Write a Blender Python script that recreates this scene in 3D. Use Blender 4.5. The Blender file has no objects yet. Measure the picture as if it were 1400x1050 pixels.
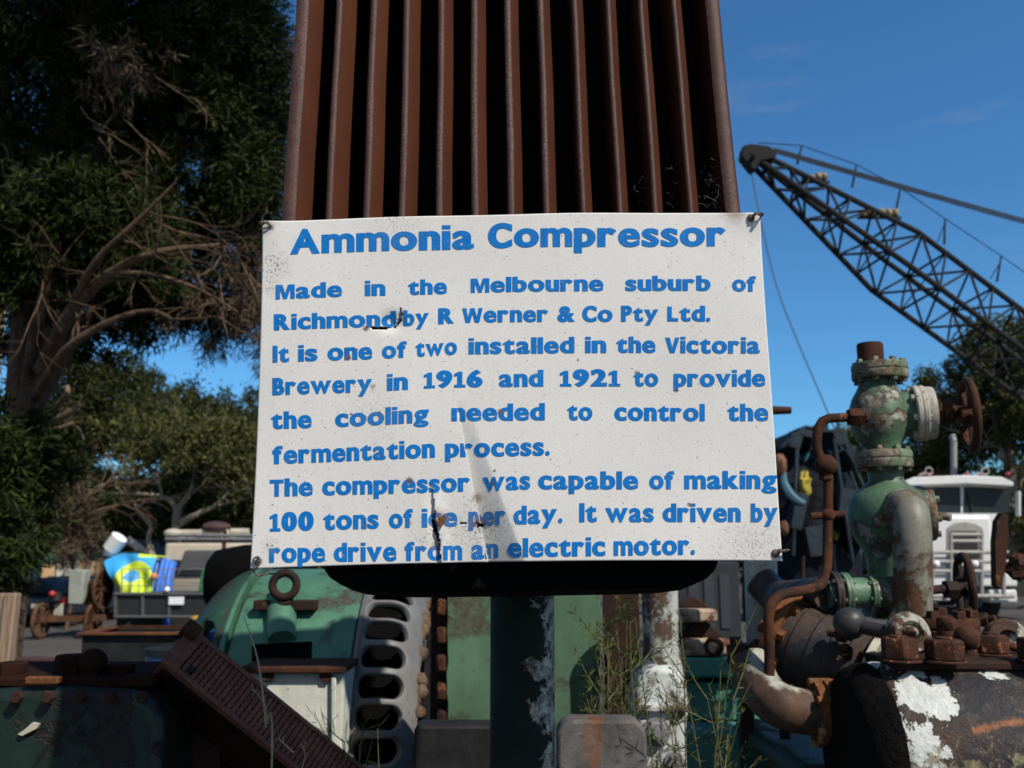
import bpy, bmesh, math, random
import numpy as np
from mathutils import Vector, Matrix
from mathutils.geometry import delaunay_2d_cdt
R = math.radians
random.seed(7)
SC = bpy.context.scene
COL = SC.collection

# ------------------------------------------------------------------ camera
CAMZ = 1.55
FPX = 1240.0                       # focal length in pixels of the 1400 px wide photo
TH = math.atan(230.0 / FPX)        # pitch: the horizon lies 230 px below the centre
CAM = Vector((0, 0, CAMZ))
cd = bpy.data.cameras.new('camera')
cd.sensor_width = 36.0
cd.lens = 36.0 * FPX / 1400.0
cd.clip_start = 0.05
cd.clip_end = 3000
cd.dof.use_dof = True
cd.dof.focus_distance = 1.11
cd.dof.aperture_fstop = 8.5
co = bpy.data.objects.new('camera', cd)
co.location = CAM
co.rotation_euler = (math.pi / 2 + TH, 0, 0)
COL.objects.link(co)
SC.camera = co

# ------------------------------------------------------------------ light
SUN_EL, SUN_AZ = R(45), R(43)      # sun behind the camera, to the right
SKY_STRENGTH = 0.098
wd = bpy.data.worlds.new('World')
SC.world = wd
wd.use_nodes = True
wn, wl = wd.node_tree.nodes, wd.node_tree.links
bg = wn['Background']
sky = wn.new('ShaderNodeTexSky')
sky.sky_type = 'NISHITA'
sky.sun_disc = False
sky.sun_elevation = SUN_EL
sky.sun_rotation = R(180) - SUN_AZ
sky.air_density = 1.0
sky.dust_density = 0.2
sky.ozone_density = 6.0
tint = wn.new('ShaderNodeMix'); tint.data_type = 'RGBA'; tint.blend_type = 'MULTIPLY'   # deep polarised blue
tint.inputs[0].default_value = 1.0
tint.inputs[7].default_value = (.56, 1.0, 1.18, 1)
wl.new(sky.outputs[0], tint.inputs[6])
# unseen cloud added behind the camera as neutral fill light, thin wisps ahead
wtc = wn.new('ShaderNodeTexCoord'); wsep = wn.new('ShaderNodeSeparateXYZ'); wl.new(wtc.outputs['Generated'], wsep.inputs[0])
wno = wn.new('ShaderNodeTexNoise'); wno.inputs['Scale'].default_value = 2.2; wno.inputs['Detail'].default_value = 7; wl.new(wtc.outputs['Generated'], wno.inputs['Vector'])
def wmath(op, a, b, c=None):
    n = wn.new('ShaderNodeMath'); n.operation = op
    for i, q in enumerate((a, b) if c is None else (a, b, c)):
        if isinstance(q, (int, float)): n.inputs[i].default_value = q
        else: wl.new(q, n.inputs[i])
    return n.outputs[0]
def wramp(f, lo, hi, a=0.0, b=1.0):
    n = wn.new('ShaderNodeMapRange'); n.interpolation_type = 'SMOOTHSTEP'; n.inputs['From Min'].default_value = lo; n.inputs['From Max'].default_value = hi; n.inputs['To Min'].default_value = a; n.inputs['To Max'].default_value = b
    wl.new(f, n.inputs['Value']); return n.outputs[0]
behind = wramp(wmath('MULTIPLY', wsep.outputs[1], -1.0), -.05, .45)
cl = wmath('MULTIPLY', behind, wramp(wno.outputs['Fac'], .38, .58, .10, .50))
wmp = wn.new('ShaderNodeMapping'); wmp.inputs['Scale'].default_value = (3.0, 3.0, 16.0); wmp.inputs['Rotation'].default_value = (0, .18, 0); wl.new(wtc.outputs['Generated'], wmp.inputs['Vector'])
wn2 = wn.new('ShaderNodeTexNoise'); wn2.inputs['Scale'].default_value = 1.3; wn2.inputs['Detail'].default_value = 8; wn2.inputs['Roughness'].default_value = .62; wl.new(wmp.outputs[0], wn2.inputs['Vector'])
wisp = wramp(wn2.outputs['Fac'], .55, .80, 0.0, .11)
cmix = wn.new('ShaderNodeMix'); cmix.data_type = 'RGBA'
wl.new(wmath('MAXIMUM', cl, wisp), cmix.inputs[0]); wl.new(tint.outputs[2], cmix.inputs[6]); cmix.inputs[7].default_value = (5.7, 5.1, 4.3, 1)
wl.new(cmix.outputs[2], bg.inputs[0])
bg.inputs[1].default_value = SKY_STRENGTH
sd = bpy.data.lights.new('sun', 'SUN')
sd.energy = 4.7
sd.angle = R(0.53)
sd.color = (1.0, 0.93, 0.82)
so = bpy.data.objects.new('sun', sd)
so.rotation_euler = Vector((-math.sin(SUN_AZ) * math.cos(SUN_EL), math.cos(SUN_AZ) * math.cos(SUN_EL), -math.sin(SUN_EL))).to_track_quat('-Z', 'Y').to_euler()
COL.objects.link(so)
SC.view_settings.view_transform = 'Standard'
SC.view_settings.look = 'None'
SC.view_settings.exposure = 0.22
SC.view_settings.gamma = 1.0
SC.render.engine = 'CYCLES'
SC.cycles.use_denoising = True
SC.cycles.max_bounces = 6

# ------------------------------------------------------------------ helpers
def ray(px, py):
    x = (px - 700) / FPX
    u = (525 - py) / FPX
    return Vector((x, math.cos(TH) - u * math.sin(TH), math.sin(TH) + u * math.cos(TH)))
def W(px, py, Y):
    """the point at distance Y in front of the camera that the photo shows at px, py"""
    d = ray(px, py)
    return CAM + d * (Y / d.y)
def S(px, Y):
    """metres that px pixels span at distance Y"""
    return px * Y * 0.985 / FPX
def G(px, Y):
    p = W(px, 755, Y)
    return Vector((p.x, Y, 0))
def V(*a): return Vector(a)

class MB:
    def __init__(s): s.v, s.f, s.m = [], [], []
    def add(s, vs, fs, mi=0):
        b = len(s.v)
        s.v += [Vector(p) for p in vs]
        s.f += [[i + b for i in f] for f in fs]
        s.m += [mi] * len(fs)
        return s
    def box(s, c, size, rot=None, mi=0, taper=1.0):
        c = Vector(c); x, y, z = [k / 2 for k in size]
        vs = []
        for dz in (-z, z):
            t = taper if dz > 0 else 1
            for dx, dy in ((-x, -y), (x, -y), (x, y), (-x, y)):
                p = Vector((dx * t, dy * t, dz))
                vs.append(c + (rot @ p if rot else p))
        return s.add(vs, [(3, 2, 1, 0), (4, 5, 6, 7), (0, 1, 5, 4), (1, 2, 6, 5), (2, 3, 7, 6), (3, 0, 4, 7)], mi)
    def beam(s, a, b, w, h=None, up=(0, 0, 1), mi=0):
        a, b = Vector(a), Vector(b); h = h or w
        d = (b - a).normalized(); up = Vector(up)
        r = d.cross(up)
        if r.length < 1e-4: r = d.cross(Vector((0, 1, 0)))
        r.normalize(); u = r.cross(d)
        vs = []
        for p in (a, b):
            vs += [p - r * w / 2 - u * h / 2, p + r * w / 2 - u * h / 2, p + r * w / 2 + u * h / 2, p - r * w / 2 + u * h / 2]
        return s.add(vs, [(0, 1, 2, 3), (7, 6, 5, 4), (0, 4, 5, 1), (1, 5, 6, 2), (2, 6, 7, 3), (3, 7, 4, 0)], mi)
    def lathe(s, o, axis, prof, seg=28, mi=0, jit=0.0, a0=0, a1=2 * math.pi):
        o = Vector(o); ax = Vector(axis).normalized()
        t = ax.cross(Vector((0, 0, 1)))
        if t.length < 1e-3: t = ax.cross(Vector((0, 1, 0)))
        t.normalize(); q = ax.cross(t)
        full = abs(a1 - a0 - 2 * math.pi) < 1e-6
        n = seg if full else seg + 1
        vs, fs = [], []
        for a, r in prof:
            for k in range(n):
                an = a0 + (a1 - a0) * k / seg
                rr = max(r, 1e-4) * (1 + random.uniform(-jit, jit))
                vs.append(o + ax * a + t * math.cos(an) * rr + q * math.sin(an) * rr)
        for i in range(len(prof) - 1):
            for k in range(seg):
                k2 = (k + 1) % n if full else k + 1
                fs.append((i * n + k2, i * n + k, (i + 1) * n + k, (i + 1) * n + k2))
        return s.add(vs, fs, mi)
    def cyl(s, a, b, r0, r1=None, seg=20, mi=0, cap=True):
        a, b = Vector(a), Vector(b); L = (b - a).length
        r1 = r0 if r1 is None else r1
        p = [(0, r0), (L, r1)]
        if cap: p = [(0, 0)] + p + [(L, 0)]
        return s.lathe(a, b - a, p, seg, mi)
    def tube(s, pts, r, seg=10, mi=0, cap=True):
        pts = [Vector(p) for p in pts]; n = len(pts)
        rs = r if isinstance(r, (list, tuple)) else [r] * n
        vs, fs = [], []
        prev = None
        for i, p in enumerate(pts):
            d = (pts[min(i + 1, n - 1)] - pts[max(i - 1, 0)]).normalized()
            if prev is None:
                t = d.cross(Vector((0, 0, 1)))
                if t.length < 1e-3: t = d.cross(Vector((0, 1, 0)))
            else:
                t = prev - d * prev.dot(d)
            t.normalize(); prev = t; q = d.cross(t)
            for k in range(seg):
                an = 2 * math.pi * k / seg
                vs.append(p + (t * math.cos(an) + q * math.sin(an)) * rs[i])
        for i in range(n - 1):
            for k in range(seg):
                k2 = (k + 1) % seg
                fs.append((i * seg + k, i * seg + k2, (i + 1) * seg + k2, (i + 1) * seg + k))
        if cap:
            fs.append(tuple(range(seg - 1, -1, -1)))
            fs.append(tuple(range((n - 1) * seg, n * seg)))
        return s.add(vs, fs, mi)
    def torus(s, c, axis, RR, r, seg=32, sr=10, mi=0):
        c = Vector(c); ax = Vector(axis).normalized()
        t = ax.cross(Vector((0, 0, 1)))
        if t.length < 1e-3: t = ax.cross(Vector((0, 1, 0)))
        t.normalize(); q = ax.cross(t); vs, fs = [], []
        for i in range(seg):
            A = 2 * math.pi * i / seg; e = t * math.cos(A) + q * math.sin(A)
            for k in range(sr):
                B = 2 * math.pi * k / sr
                vs.append(c + e * (RR + r * math.cos(B)) + ax * r * math.sin(B))
        for i in range(seg):
            for k in range(sr):
                i2, k2 = (i + 1) % seg, (k + 1) % sr
                fs.append((i * sr + k, i2 * sr + k, i2 * sr + k2, i * sr + k2))
        return s.add(vs, fs, mi)
    def ball(s, c, r, seg=20, rings=12, mi=0, jit=0.0):
        c = Vector(c); r = Vector(r) if hasattr(r, '__len__') else Vector((r, r, r))
        vs, fs = [], []
        for i in range(rings + 1):
            A = math.pi * i / rings
            for k in range(seg):
                B = 2 * math.pi * k / seg; j = 1 + random.uniform(-jit, jit)
                vs.append(c + Vector((r.x * math.sin(A) * math.cos(B) * j, r.y * math.sin(A) * math.sin(B) * j, r.z * math.cos(A) * j)))
        for i in range(rings):
            for k in range(seg):
                k2 = (k + 1) % seg
                fs.append((i * seg + k, (i + 1) * seg + k, (i + 1) * seg + k2, i * seg + k2))
        return s.add(vs, fs, mi)
    def prism(s, poly, off, mi=0):
        poly = [Vector(p) for p in poly]; off = Vector(off); n = len(poly)
        fs = [tuple(range(n)), tuple(range(2 * n - 1, n - 1, -1))]
        fs += [(i, i + n, (i + 1) % n + n, (i + 1) % n) for i in range(n)]
        return s.add(poly + [p + off for p in poly], fs, mi)
    def nut(s, c, axis, r, h, mi=0, turn=0.0):
        c = Vector(c); ax = Vector(axis).normalized()
        s.lathe(c, ax, [(0, 0), (0, r), (h * .86, r), (h, r * .88), (h, 0)], 6, mi, a0=turn, a1=turn + 2 * math.pi)
        return s
    def flange(s, c, axis, r, h, n=8, br=None, mi=0, both=True):
        """a disc with a ring of bolts through it"""
        c = Vector(c); ax = Vector(axis).normalized()
        s.lathe(c, ax, [(0, 0), (0, r * .97), (h * .1, r), (h * .42, r), (h * .46, r * .975), (h * .54, r * .975), (h * .58, r), (h * .9, r), (h, r * .97), (h, 0)], 36, mi)
        t = ax.cross(Vector((0, 0, 1)))
        if t.length < 1e-3: t = ax.cross(Vector((0, 1, 0)))
        t.normalize(); q = ax.cross(t); br = br or r * .13
        for k in range(n):
            A = 2 * math.pi * (k + .3) / n
            p = c + (t * math.cos(A) + q * math.sin(A)) * r * .82
            s.nut(p + ax * (h - .001), ax, br, br * 1.2, mi, turn=k)
            if both: s.nut(p + ax * .001, -ax, br, br * 1.2, mi, turn=k)
        return s
    def build(s, name, mat, parent=None, smooth=True, bevel=0.0, seg=2, angle=35, org=None, disp=0.0):
        base = Vector((0, 0, 0)); q = parent
        while q is not None:
            base += q.location; q = q.parent
        if parent is None:
            base = Vector(org) if org is not None else Vector((0, 0, 0))
        me = bpy.data.meshes.new(name)
        me.from_pydata([p - base for p in s.v], [], s.f)
        mats = mat if isinstance(mat, (list, tuple)) else [mat]
        for m in mats: me.materials.append(m)
        if len(mats) > 1: me.polygons.foreach_set('material_index', s.m)
        bm = bmesh.new(); bm.from_mesh(me)
        bmesh.ops.remove_doubles(bm, verts=bm.verts, dist=1e-5)
        bmesh.ops.dissolve_degenerate(bm, dist=1e-6, edges=bm.edges)
        bmesh.ops.recalc_face_normals(bm, faces=bm.faces)
        bm.to_mesh(me); bm.free()
        if smooth:
            me.polygons.foreach_set('use_smooth', [True] * len(me.polygons))
            me.set_sharp_from_angle(angle=R(angle))
        o = bpy.data.objects.new(name, me)
        COL.objects.link(o)
        if parent is None: o.location = base
        else: o.parent = parent
        if bevel:
            md = o.modifiers.new('bevel', 'BEVEL'); md.width = bevel; md.segments = seg; md.limit_method = 'ANGLE'; md.angle_limit = R(40)
        return o

def tag(o, label, cat, group=None, kind=None):
    if label: o['label'] = label
    if cat: o['category'] = cat
    if group: o['group'] = group
    if kind: o['kind'] = kind
    return o
def thing(name, label, cat, loc, group=None):
    o = bpy.data.objects.new(name, None); o.empty_display_size = .1
    o.location = loc; COL.objects.link(o)
    return tag(o, label, cat, group)
def copy_tree(o, parent=None):
    c = o.copy(); COL.objects.link(c)
    if parent: c.parent = parent
    for ch in list(o.children): copy_tree(ch, c)
    return c
def curve_pts(ps, n=8):
    """Catmull-Rom through the points"""
    ps = [Vector(p) for p in ps]; out = []
    for i in range(len(ps) - 1):
        a, b, c, d = ps[max(i - 1, 0)], ps[i], ps[i + 1], ps[min(i + 2, len(ps) - 1)]
        for k in range(n):
            t = k / n
            out.append(.5 * ((2 * b) + (c - a) * t + (2 * a - 5 * b + 4 * c - d) * t * t + (3 * b - a - 3 * c + d) * t ** 3))
    out.append(ps[-1]); return out

# ------------------------------------------------------------------ materials
class NT:
    def __init__(s, name):
        s.m = bpy.data.materials.new(name); s.m.use_nodes = True
        s.t = s.m.node_tree; s.n = s.t.nodes; s.b = s.n['Principled BSDF']
        s.tc = s.n.new('ShaderNodeTexCoord'); s.co = s.tc.outputs['Object']
    def put(s, sock, val):
        if hasattr(val, 'is_output') or isinstance(val, bpy.types.NodeSocket): s.t.links.new(val, sock)
        elif hasattr(val, '__len__') and len(val) == 3 and sock.type == 'RGBA': sock.default_value = (*val, 1)
        else: sock.default_value = val
    def noise(s, scale, detail=6, rough=.6, co=None, dist=0.0):
        n = s.n.new('ShaderNodeTexNoise'); n.inputs['Scale'].default_value = scale; n.inputs['Detail'].default_value = detail
        n.inputs['Roughness'].default_value = rough; n.inputs['Distortion'].default_value = dist
        s.t.links.new(co or s.co, n.inputs['Vector']); return n.outputs['Fac']
    def mapco(s, scale=(1, 1, 1), loc=(0, 0, 0), rot=(0, 0, 0), co=None):
        n = s.n.new('ShaderNodeMapping'); n.inputs['Scale'].default_value = scale; n.inputs['Location'].default_value = loc; n.inputs['Rotation'].default_value = rot
        s.t.links.new(co or s.co, n.inputs['Vector']); return n.outputs[0]
    def ramp(s, fac, stops):
        n = s.n.new('ShaderNodeValToRGB'); e = n.color_ramp.elements
        while len(e) < len(stops): e.new(.5)
        for k, (p, c) in enumerate(stops):
            e[k].position = p; e[k].color = (*c, 1) if hasattr(c, '__len__') else (c, c, c, 1)
        s.t.links.new(fac, n.inputs[0]); return n.outputs[0]
    def mix(s, fac, a, b, mode='MIX'):
        n = s.n.new('ShaderNodeMix'); n.data_type = 'RGBA'; n.blend_type = mode
        s.put(n.inputs[0], fac); s.put(n.inputs[6], a); s.put(n.inputs[7], b); return n.outputs[2]
    def math(s, op, a, b=0.0):
        n = s.n.new('ShaderNodeMath'); n.operation = op; s.put(n.inputs[0], a); s.put(n.inputs[1], b); return n.outputs[0]
    def bump(s, h, strength=.3, dist=.002):
        n = s.n.new('ShaderNodeBump'); n.inputs['Strength'].default_value = strength; n.inputs['Distance'].default_value = dist
        s.t.links.new(h, n.inputs['Height']); s.t.links.new(n.outputs[0], s.b.inputs['Normal'])
    def done(s, col=None, rough=.6, metal=0.0, spec=None):
        if col is not None: s.put(s.b.inputs['Base Color'], col)
        s.put(s.b.inputs['Roughness'], rough); s.put(s.b.inputs['Metallic'], metal)
        if spec is not None: s.b.inputs['Specular IOR Level'].default_value = spec
        return s.m
def mul(c, k): return tuple(x * k for x in c)

def peel(name, top, under, rust=(.10, .035, .014), amt=.5, scale=7, rough=.55, rough2=.85, bump=.5, edge=True, streak=.35, spots=.3, bd=.002, xgrad=0.0, spec=.3):
    """weathered paint: patches flaked off down to a second layer that is itself rust stained"""
    t = NT(name)
    n1 = t.noise(scale, 10, .66, dist=.3)
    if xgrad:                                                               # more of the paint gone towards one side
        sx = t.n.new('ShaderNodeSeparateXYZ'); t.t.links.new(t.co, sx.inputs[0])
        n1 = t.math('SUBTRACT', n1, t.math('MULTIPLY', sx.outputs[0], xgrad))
    n2 = t.noise(scale * .6, 5, .6)
    n3 = t.noise(scale * 9, 4, .7)
    n4 = t.noise(scale * 2.6, 8, .7, co=t.mapco((1, 1, 1), (3.1, 7.7, 1.3)))
    st = t.noise(scale * 3, 6, .6, co=t.mapco((1, 1, .12), (5, 2, 9)))
    topv = t.mix(t.ramp(n2, [(.3, 0), (.72, 1)]), mul(top, .55), mul(top, 1.2))
    topv = t.mix(t.math('MULTIPLY', t.ramp(st, [(.45, 0), (.75, 1)]), streak), topv, t.mix(.5, mul(top, .3), rust))
    topv = t.mix(t.math('MULTIPLY', t.ramp(n3, [(.58, 0), (.68, 1)]), spots), topv, mul(rust, .7))
    und = t.mix(t.ramp(n4, [(.38, 0), (.62, 1)]), under, rust)
    und = t.mix(t.ramp(n3, [(.3, 0), (.7, 1)]), t.mix(1, und, (.55, .55, .55), 'MULTIPLY'), und)
    mask = t.ramp(n1, [(amt - .012, 1), (amt + .012, 0)])
    c = t.mix(mask, topv, und)
    if edge:
        rim = t.ramp(n1, [(amt - .03, 0), (amt - .004, 1), (amt + .02, 1), (amt + .05, 0)])
        c = t.mix(t.math('MULTIPLY', rim, .45), c, mul(rust, .6))
    h = t.math('ADD', t.math('MULTIPLY', mask, -1.0), t.math('MULTIPLY', n3, .45))
    t.bump(h, bump, bd)
    return t.done(c, t.mix(mask, (rough,) * 3, (rough2,) * 3), spec=spec)
def metal(name, a, b, scale=12, rough=.7, bump=.35, c3=None, amt=.55, bd=.002, spec=.18, fleck=None):
    """a bare or rusted surface: two tones mottled, with an optional third in patches"""
    t = NT(name)
    n1 = t.noise(scale, 9, .68); n2 = t.noise(scale * 6, 5, .7); n3 = t.noise(scale * .45, 6, .6, co=t.mapco((1, 1, 1), (2, 8, 4)))
    c = t.mix(t.ramp(n1, [(.33, 0), (.67, 1)]), a, b)
    if c3: c = t.mix(t.ramp(n3, [(amt - .03, 0), (amt + .03, 1)]), c, c3)
    c = t.mix(t.ramp(n2, [(.3, .45), (.6, 0)]), c, (.008, .006, .005))
    if fleck:                                                               # scraps of old paint and bright new rust left on it
        n4 = t.noise(scale * 2.4, 7, .75, co=t.mapco((1, 1, 1), (6, 3, 9)))
        for (col, th) in fleck: c = t.mix(t.ramp(n4, [(th, 0), (th + .035, .9)]), c, col)
    t.bump(t.math('ADD', n2, n1), bump, bd)
    return t.done(c, t.ramp(n1, [(.3, rough - .12), (.7, min(1, rough + .12))]), spec=spec)
def plain(name, col, rough=.5, var=.25, scale=8, metal_=0.0, bump=0.0):
    t = NT(name)
    n = t.noise(scale, 6, .6)
    c = t.mix(t.ramp(n, [(.3, 0), (.7, 1)]), mul(col, 1 - var), mul(col, 1 + var * .5))
    if bump: t.bump(t.noise(scale * 8, 4, .6), bump, .003)
    return t.done(c, rough, metal_)
def leafmat(name, a, b, c, rough=.6):
    t = NT(name)
    g = t.n.new('ShaderNodeNewGeometry')
    col = t.ramp(g.outputs['Random Per Island'], [(0, a), (.55, b), (1, c)])
    n = t.noise(.9, 3, .5)
    col = t.mix(t.ramp(n, [(.35, 0), (.65, .5)]), col, t.mix(1, col, (.45, .5, .4), 'MULTIPLY'))
    return t.done(col, rough, spec=.08)
RUST = (.10, .033, .013)
M = {}
M['rust'] = metal('rust', (.018, .008, .006), (.082, .030, .014), 14, .85, bump=.6, fleck=(((.17, .07, .025), .60), ((.26, .17, .09), .68)))
M['rust_orange'] = metal('rust_orange', (.06, .024, .010), (.22, .085, .030), 18, .9, c3=(.36, .23, .12), amt=.60)
M['rust_dark'] = metal('rust_dark', (.010, .007, .006), (.045, .019, .012), 14, .8, bump=.6, fleck=(((.10, .045, .02), .64),))
M['black_iron'] = metal('black_iron', (.008, .008, .009), (.022, .021, .022), 16, .6)
M['dark_void'] = plain('dark_void', (.003, .003, .003), .95)
M['dark_void'].node_tree.nodes['Principled BSDF'].inputs['Specular IOR Level'].default_value = .05
M['steel'] = metal('steel', (.13, .13, .135), (.26, .26, .27), 12, .5, c3=(.10, .06, .04), amt=.66)
M['wire'] = metal('wire', (.05, .04, .035), (.16, .13, .11), 90, .6)

# ------------------------------------------------------------------ ground
def ground_mat():
    t = NT('gravel_ground')
    n1 = t.noise(.25, 6, .6); n2 = t.noise(14, 6, .75); n3 = t.noise(60, 3, .7)
    c = t.mix(t.ramp(n1, [(.35, 0), (.65, 1)]), (.052, .048, .048), (.088, .081, .078))
    c = t.mix(t.ramp(n2, [(.42, 0), (.62, .6)]), c, (.05, .045, .042))
    c = t.mix(t.ramp(n3, [(.55, 0), (.7, .5)]), c, (.2, .19, .18))
    t.bump(t.math('ADD', n2, n3), .6, .02)
    return t.done(c, .95, spec=.2)
g = MB()
N = 48
rr = [0, 4, 9, 16, 28, 60, 140, 400, 1200]
g.add([V(0, 0, 0)] + [V(r * math.cos(2 * math.pi * k / N), r * math.sin(2 * math.pi * k / N), 0) for r in rr[1:] for k in range(N)],
      [(0, 1 + k, 1 + (k + 1) % N) for k in range(N)] + [(1 + i * N + k, 1 + (i + 1) * N + k, 1 + (i + 1) * N + (k + 1) % N, 1 + i * N + (k + 1) % N) for i in range(len(rr) - 2) for k in range(N)])
tag(g.build('ground', ground_mat(), smooth=False), None, None, kind='structure')

# ------------------------------------------------------------------ finned radiator
LEAN, ROLL = R(7.0), R(0.9)
RO = W(697, 300, 1.19)
RA = V(math.cos(ROLL), 0, math.sin(ROLL))                                   # across
RB = V(-math.sin(ROLL), math.sin(LEAN), math.cos(LEAN)).normalized()        # up the panel
RN = RA.cross(RB).normalized()                                              # out of the front
if RN.y > 0: RN = -RN
def RP(u, h, d=0.0): return RO + RA * u + RB * h - RN * d
def on_panel(px, py, d=0.0):
    o = RO - RN * d; r = ray(px, py)
    return CAM + r * ((o - CAM).dot(RN) / r.dot(RN))
def uh(px, py, d=0.0):
    p = on_panel(px, py, d) - RO
    return p.dot(RA), p.dot(RB)
H0, H1 = uh(700, 735)[1], 1.10
def fin_mat():
    t = NT('radiator_rust')
    n1 = t.noise(9, 8, .65); n2 = t.noise(160, 5, .75); n3 = t.noise(3, 5, .6, co=t.mapco((1, 1, .3)))
    c = t.mix(t.ramp(n1, [(.3, 0), (.7, 1)]), (.022, .0065, .004), (.056, .0150, .008))
    c = t.mix(t.ramp(n3, [(.42, 0), (.62, .9)]), c, (.066, .021, .0085))
    c = t.mix(t.ramp(n2, [(.60, 0), (.68, .8)]), c, (.02, .009, .007))
    t.bump(n2, .3, .001)
    return t.done(c, .8, spec=.10)
def nose_mat():
    t = NT('fin_edge_worn')
    n1 = t.noise(60, 6, .75); n2 = t.noise(330, 5, .8); n3 = t.noise(5, 5, .6, co=t.mapco((1, 1, 1), (3, 3, 1)))
    c = t.mix(t.ramp(n1, [(.35, 0), (.65, 1)]), (.034, .0125, .009), (.062, .026, .020))
    w = t.math('MULTIPLY', t.ramp(n2, [(.50, 0), (.58, 1)]), t.ramp(n3, [(.42, .08), (.70, 1)]))
    c = t.mix(w, c, (.15, .095, .088))
    c = t.mix(t.ramp(n2, [(.34, .9), (.42, 0)]), c, (.015, .008, .007))
    t.bump(n2, .5, .001)
    return t.done(c, .6, spec=.25)
M['fin'] = fin_mat(); M['nose'] = nose_mat()
M['painted_shade'] = metal('painted_shade_brown', (.012, .0055, .004), (.030, .012, .008), 10, .95, spec=.05)  # brown darkened to paint shade into gaps, undersides and shaded castings
rad = thing('finned_radiator', 'tall rust-brown steel radiator of upright fins behind the white sign', 'radiator', V(RO.x, RO.y + .1, 0))
def fin(u, w_nose, w_all, depth, name, left_edge=0.0):
    """one pressed fin: narrow worn nose, slanted right flank, thin plate running back"""
    k = MB()
    prof = [(-.0006, .0035), (w_nose * .18, .0008), (w_nose * .5, 0), (w_nose * .85, .0008), (w_nose, .0028), (w_all, .0028 + (w_all - w_nose) * 1.15), (w_all, .0028 + (w_all - w_nose) * 1.15 + .006), (w_nose * .9, .030), (w_nose * .9, depth), (0, depth)]
    hs = [H0 + (H1 - H0) * i / 14 for i in range(15)]
    n = len(prof); vs = []; fs = []; mi = []
    for h in hs:
        wob = .0006 * math.sin(h * 17 + u * 90)
        for a, d in prof: vs.append(RP(u + a + wob, h, d))
    for i in range(14):
        for j in range(n):
            j2 = (j + 1) % n
            fs.append((i * n + j, i * n + j2, (i + 1) * n + j2, (i + 1) * n + j)); mi.append(1 if j < 4 else 0)
    fs += [tuple(range(n)), tuple(range(14 * n, 15 * n))]; mi += [0, 0]
    k.v = [Vector(p) for p in vs]; k.f = [list(f) for f in fs]; k.m = mi
    return k.build(name, [M['fin'], M['nose']], rad, angle=50)
px = lambda x: uh(x, 300)[0]
for a, b, c in ((444, 453, 470), (495.5, 505, 519), (545, 554, 568), (596, 605, 617), (644.5, 654, 666), (694.5, 704, 715.5), (744, 752.5, 763), (794.5, 802, 812), (844.5, 852, 861.5), (893.5, 901, 910), (942.7, 950, 960)):
    fin(px(a), px(b) - px(a), px(c) - px(a), .10, 'fin')
fin(px(385), px(403) - px(385), px(420) - px(385), .10, 'side_rail')
fin(px(994), px(1012) - px(994), px(1014.5) - px(994), .10, 'side_rail')
k = MB()
k.prism([RP(px(384), H0, .103), RP(px(1013), H0, .103), RP(px(1013), H1, .103), RP(px(384), H1, .103)], -RN * .006)
k.build('back_plate', M['painted_shade'], rad, smooth=False)  # dark backing puts the deep shade of the gaps into its colour
k = MB()
out = [(437, 690), (438, 762), (441, 777), (449, 789), (463, 798), (484, 804), (515, 807.5), (560, 808.5), (700, 807), (860, 804), (915, 802), (948, 798), (968, 790), (980, 778), (985, 764), (986, 690)]
k.prism([RP(*uh(x, y), .004) for x, y in out], -RN * .10)
k.build('bottom_header', M['dark_void'], rad, bevel=.006, seg=3)  # blackened to paint in the shadow under the sign
k = MB()
k.prism([RP(px(384), H1, 0), RP(px(1015), H1, 0), RP(px(1000), H1 + .12, 0), RP(px(400), H1 + .12, 0)], -RN * .10)
k.build('top_header', M['fin'], rad, bevel=.01)
k = MB(); k.cyl(V(.27, RO.y + .2, 2.84), V(.68, RO.y + .24, 2.84), .115, seg=24); k.flange(V(.60, RO.y + .235, 2.84), (1, 0, 0), .15, .03, 8); k.build('added_shade_pipe', M['fin'], rad)  # added out of view to cast the shade on the motor
k = MB()
rng = random.Random(3)
for i in range(75):                                                         # cobweb wisps caught in the last two gaps
    gx = rng.choice((920, 968, 968, 975, 985, 880)) + rng.uniform(-9, 10)
    gy = 292 - abs(rng.gauss(0, 42))
    a = RP(*uh(gx, gy, .02), rng.uniform(.008, .03))
    p = [a]
    d = V(rng.gauss(0, 1), rng.gauss(0, .5), rng.gauss(0, 1)).normalized()
    for s_ in range(5):
        d = (d + V(rng.gauss(0, .6), rng.gauss(0, .3), rng.gauss(0, .6))).normalized(); p.append(p[-1] + d * rng.uniform(.0015, .005))
    k.tube(p, rng.choice((.00009, .00013, .00022)), 4)
k.build('cobweb', plain('cobweb_silk', (.14, .13, .125), .8), rad)

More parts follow.
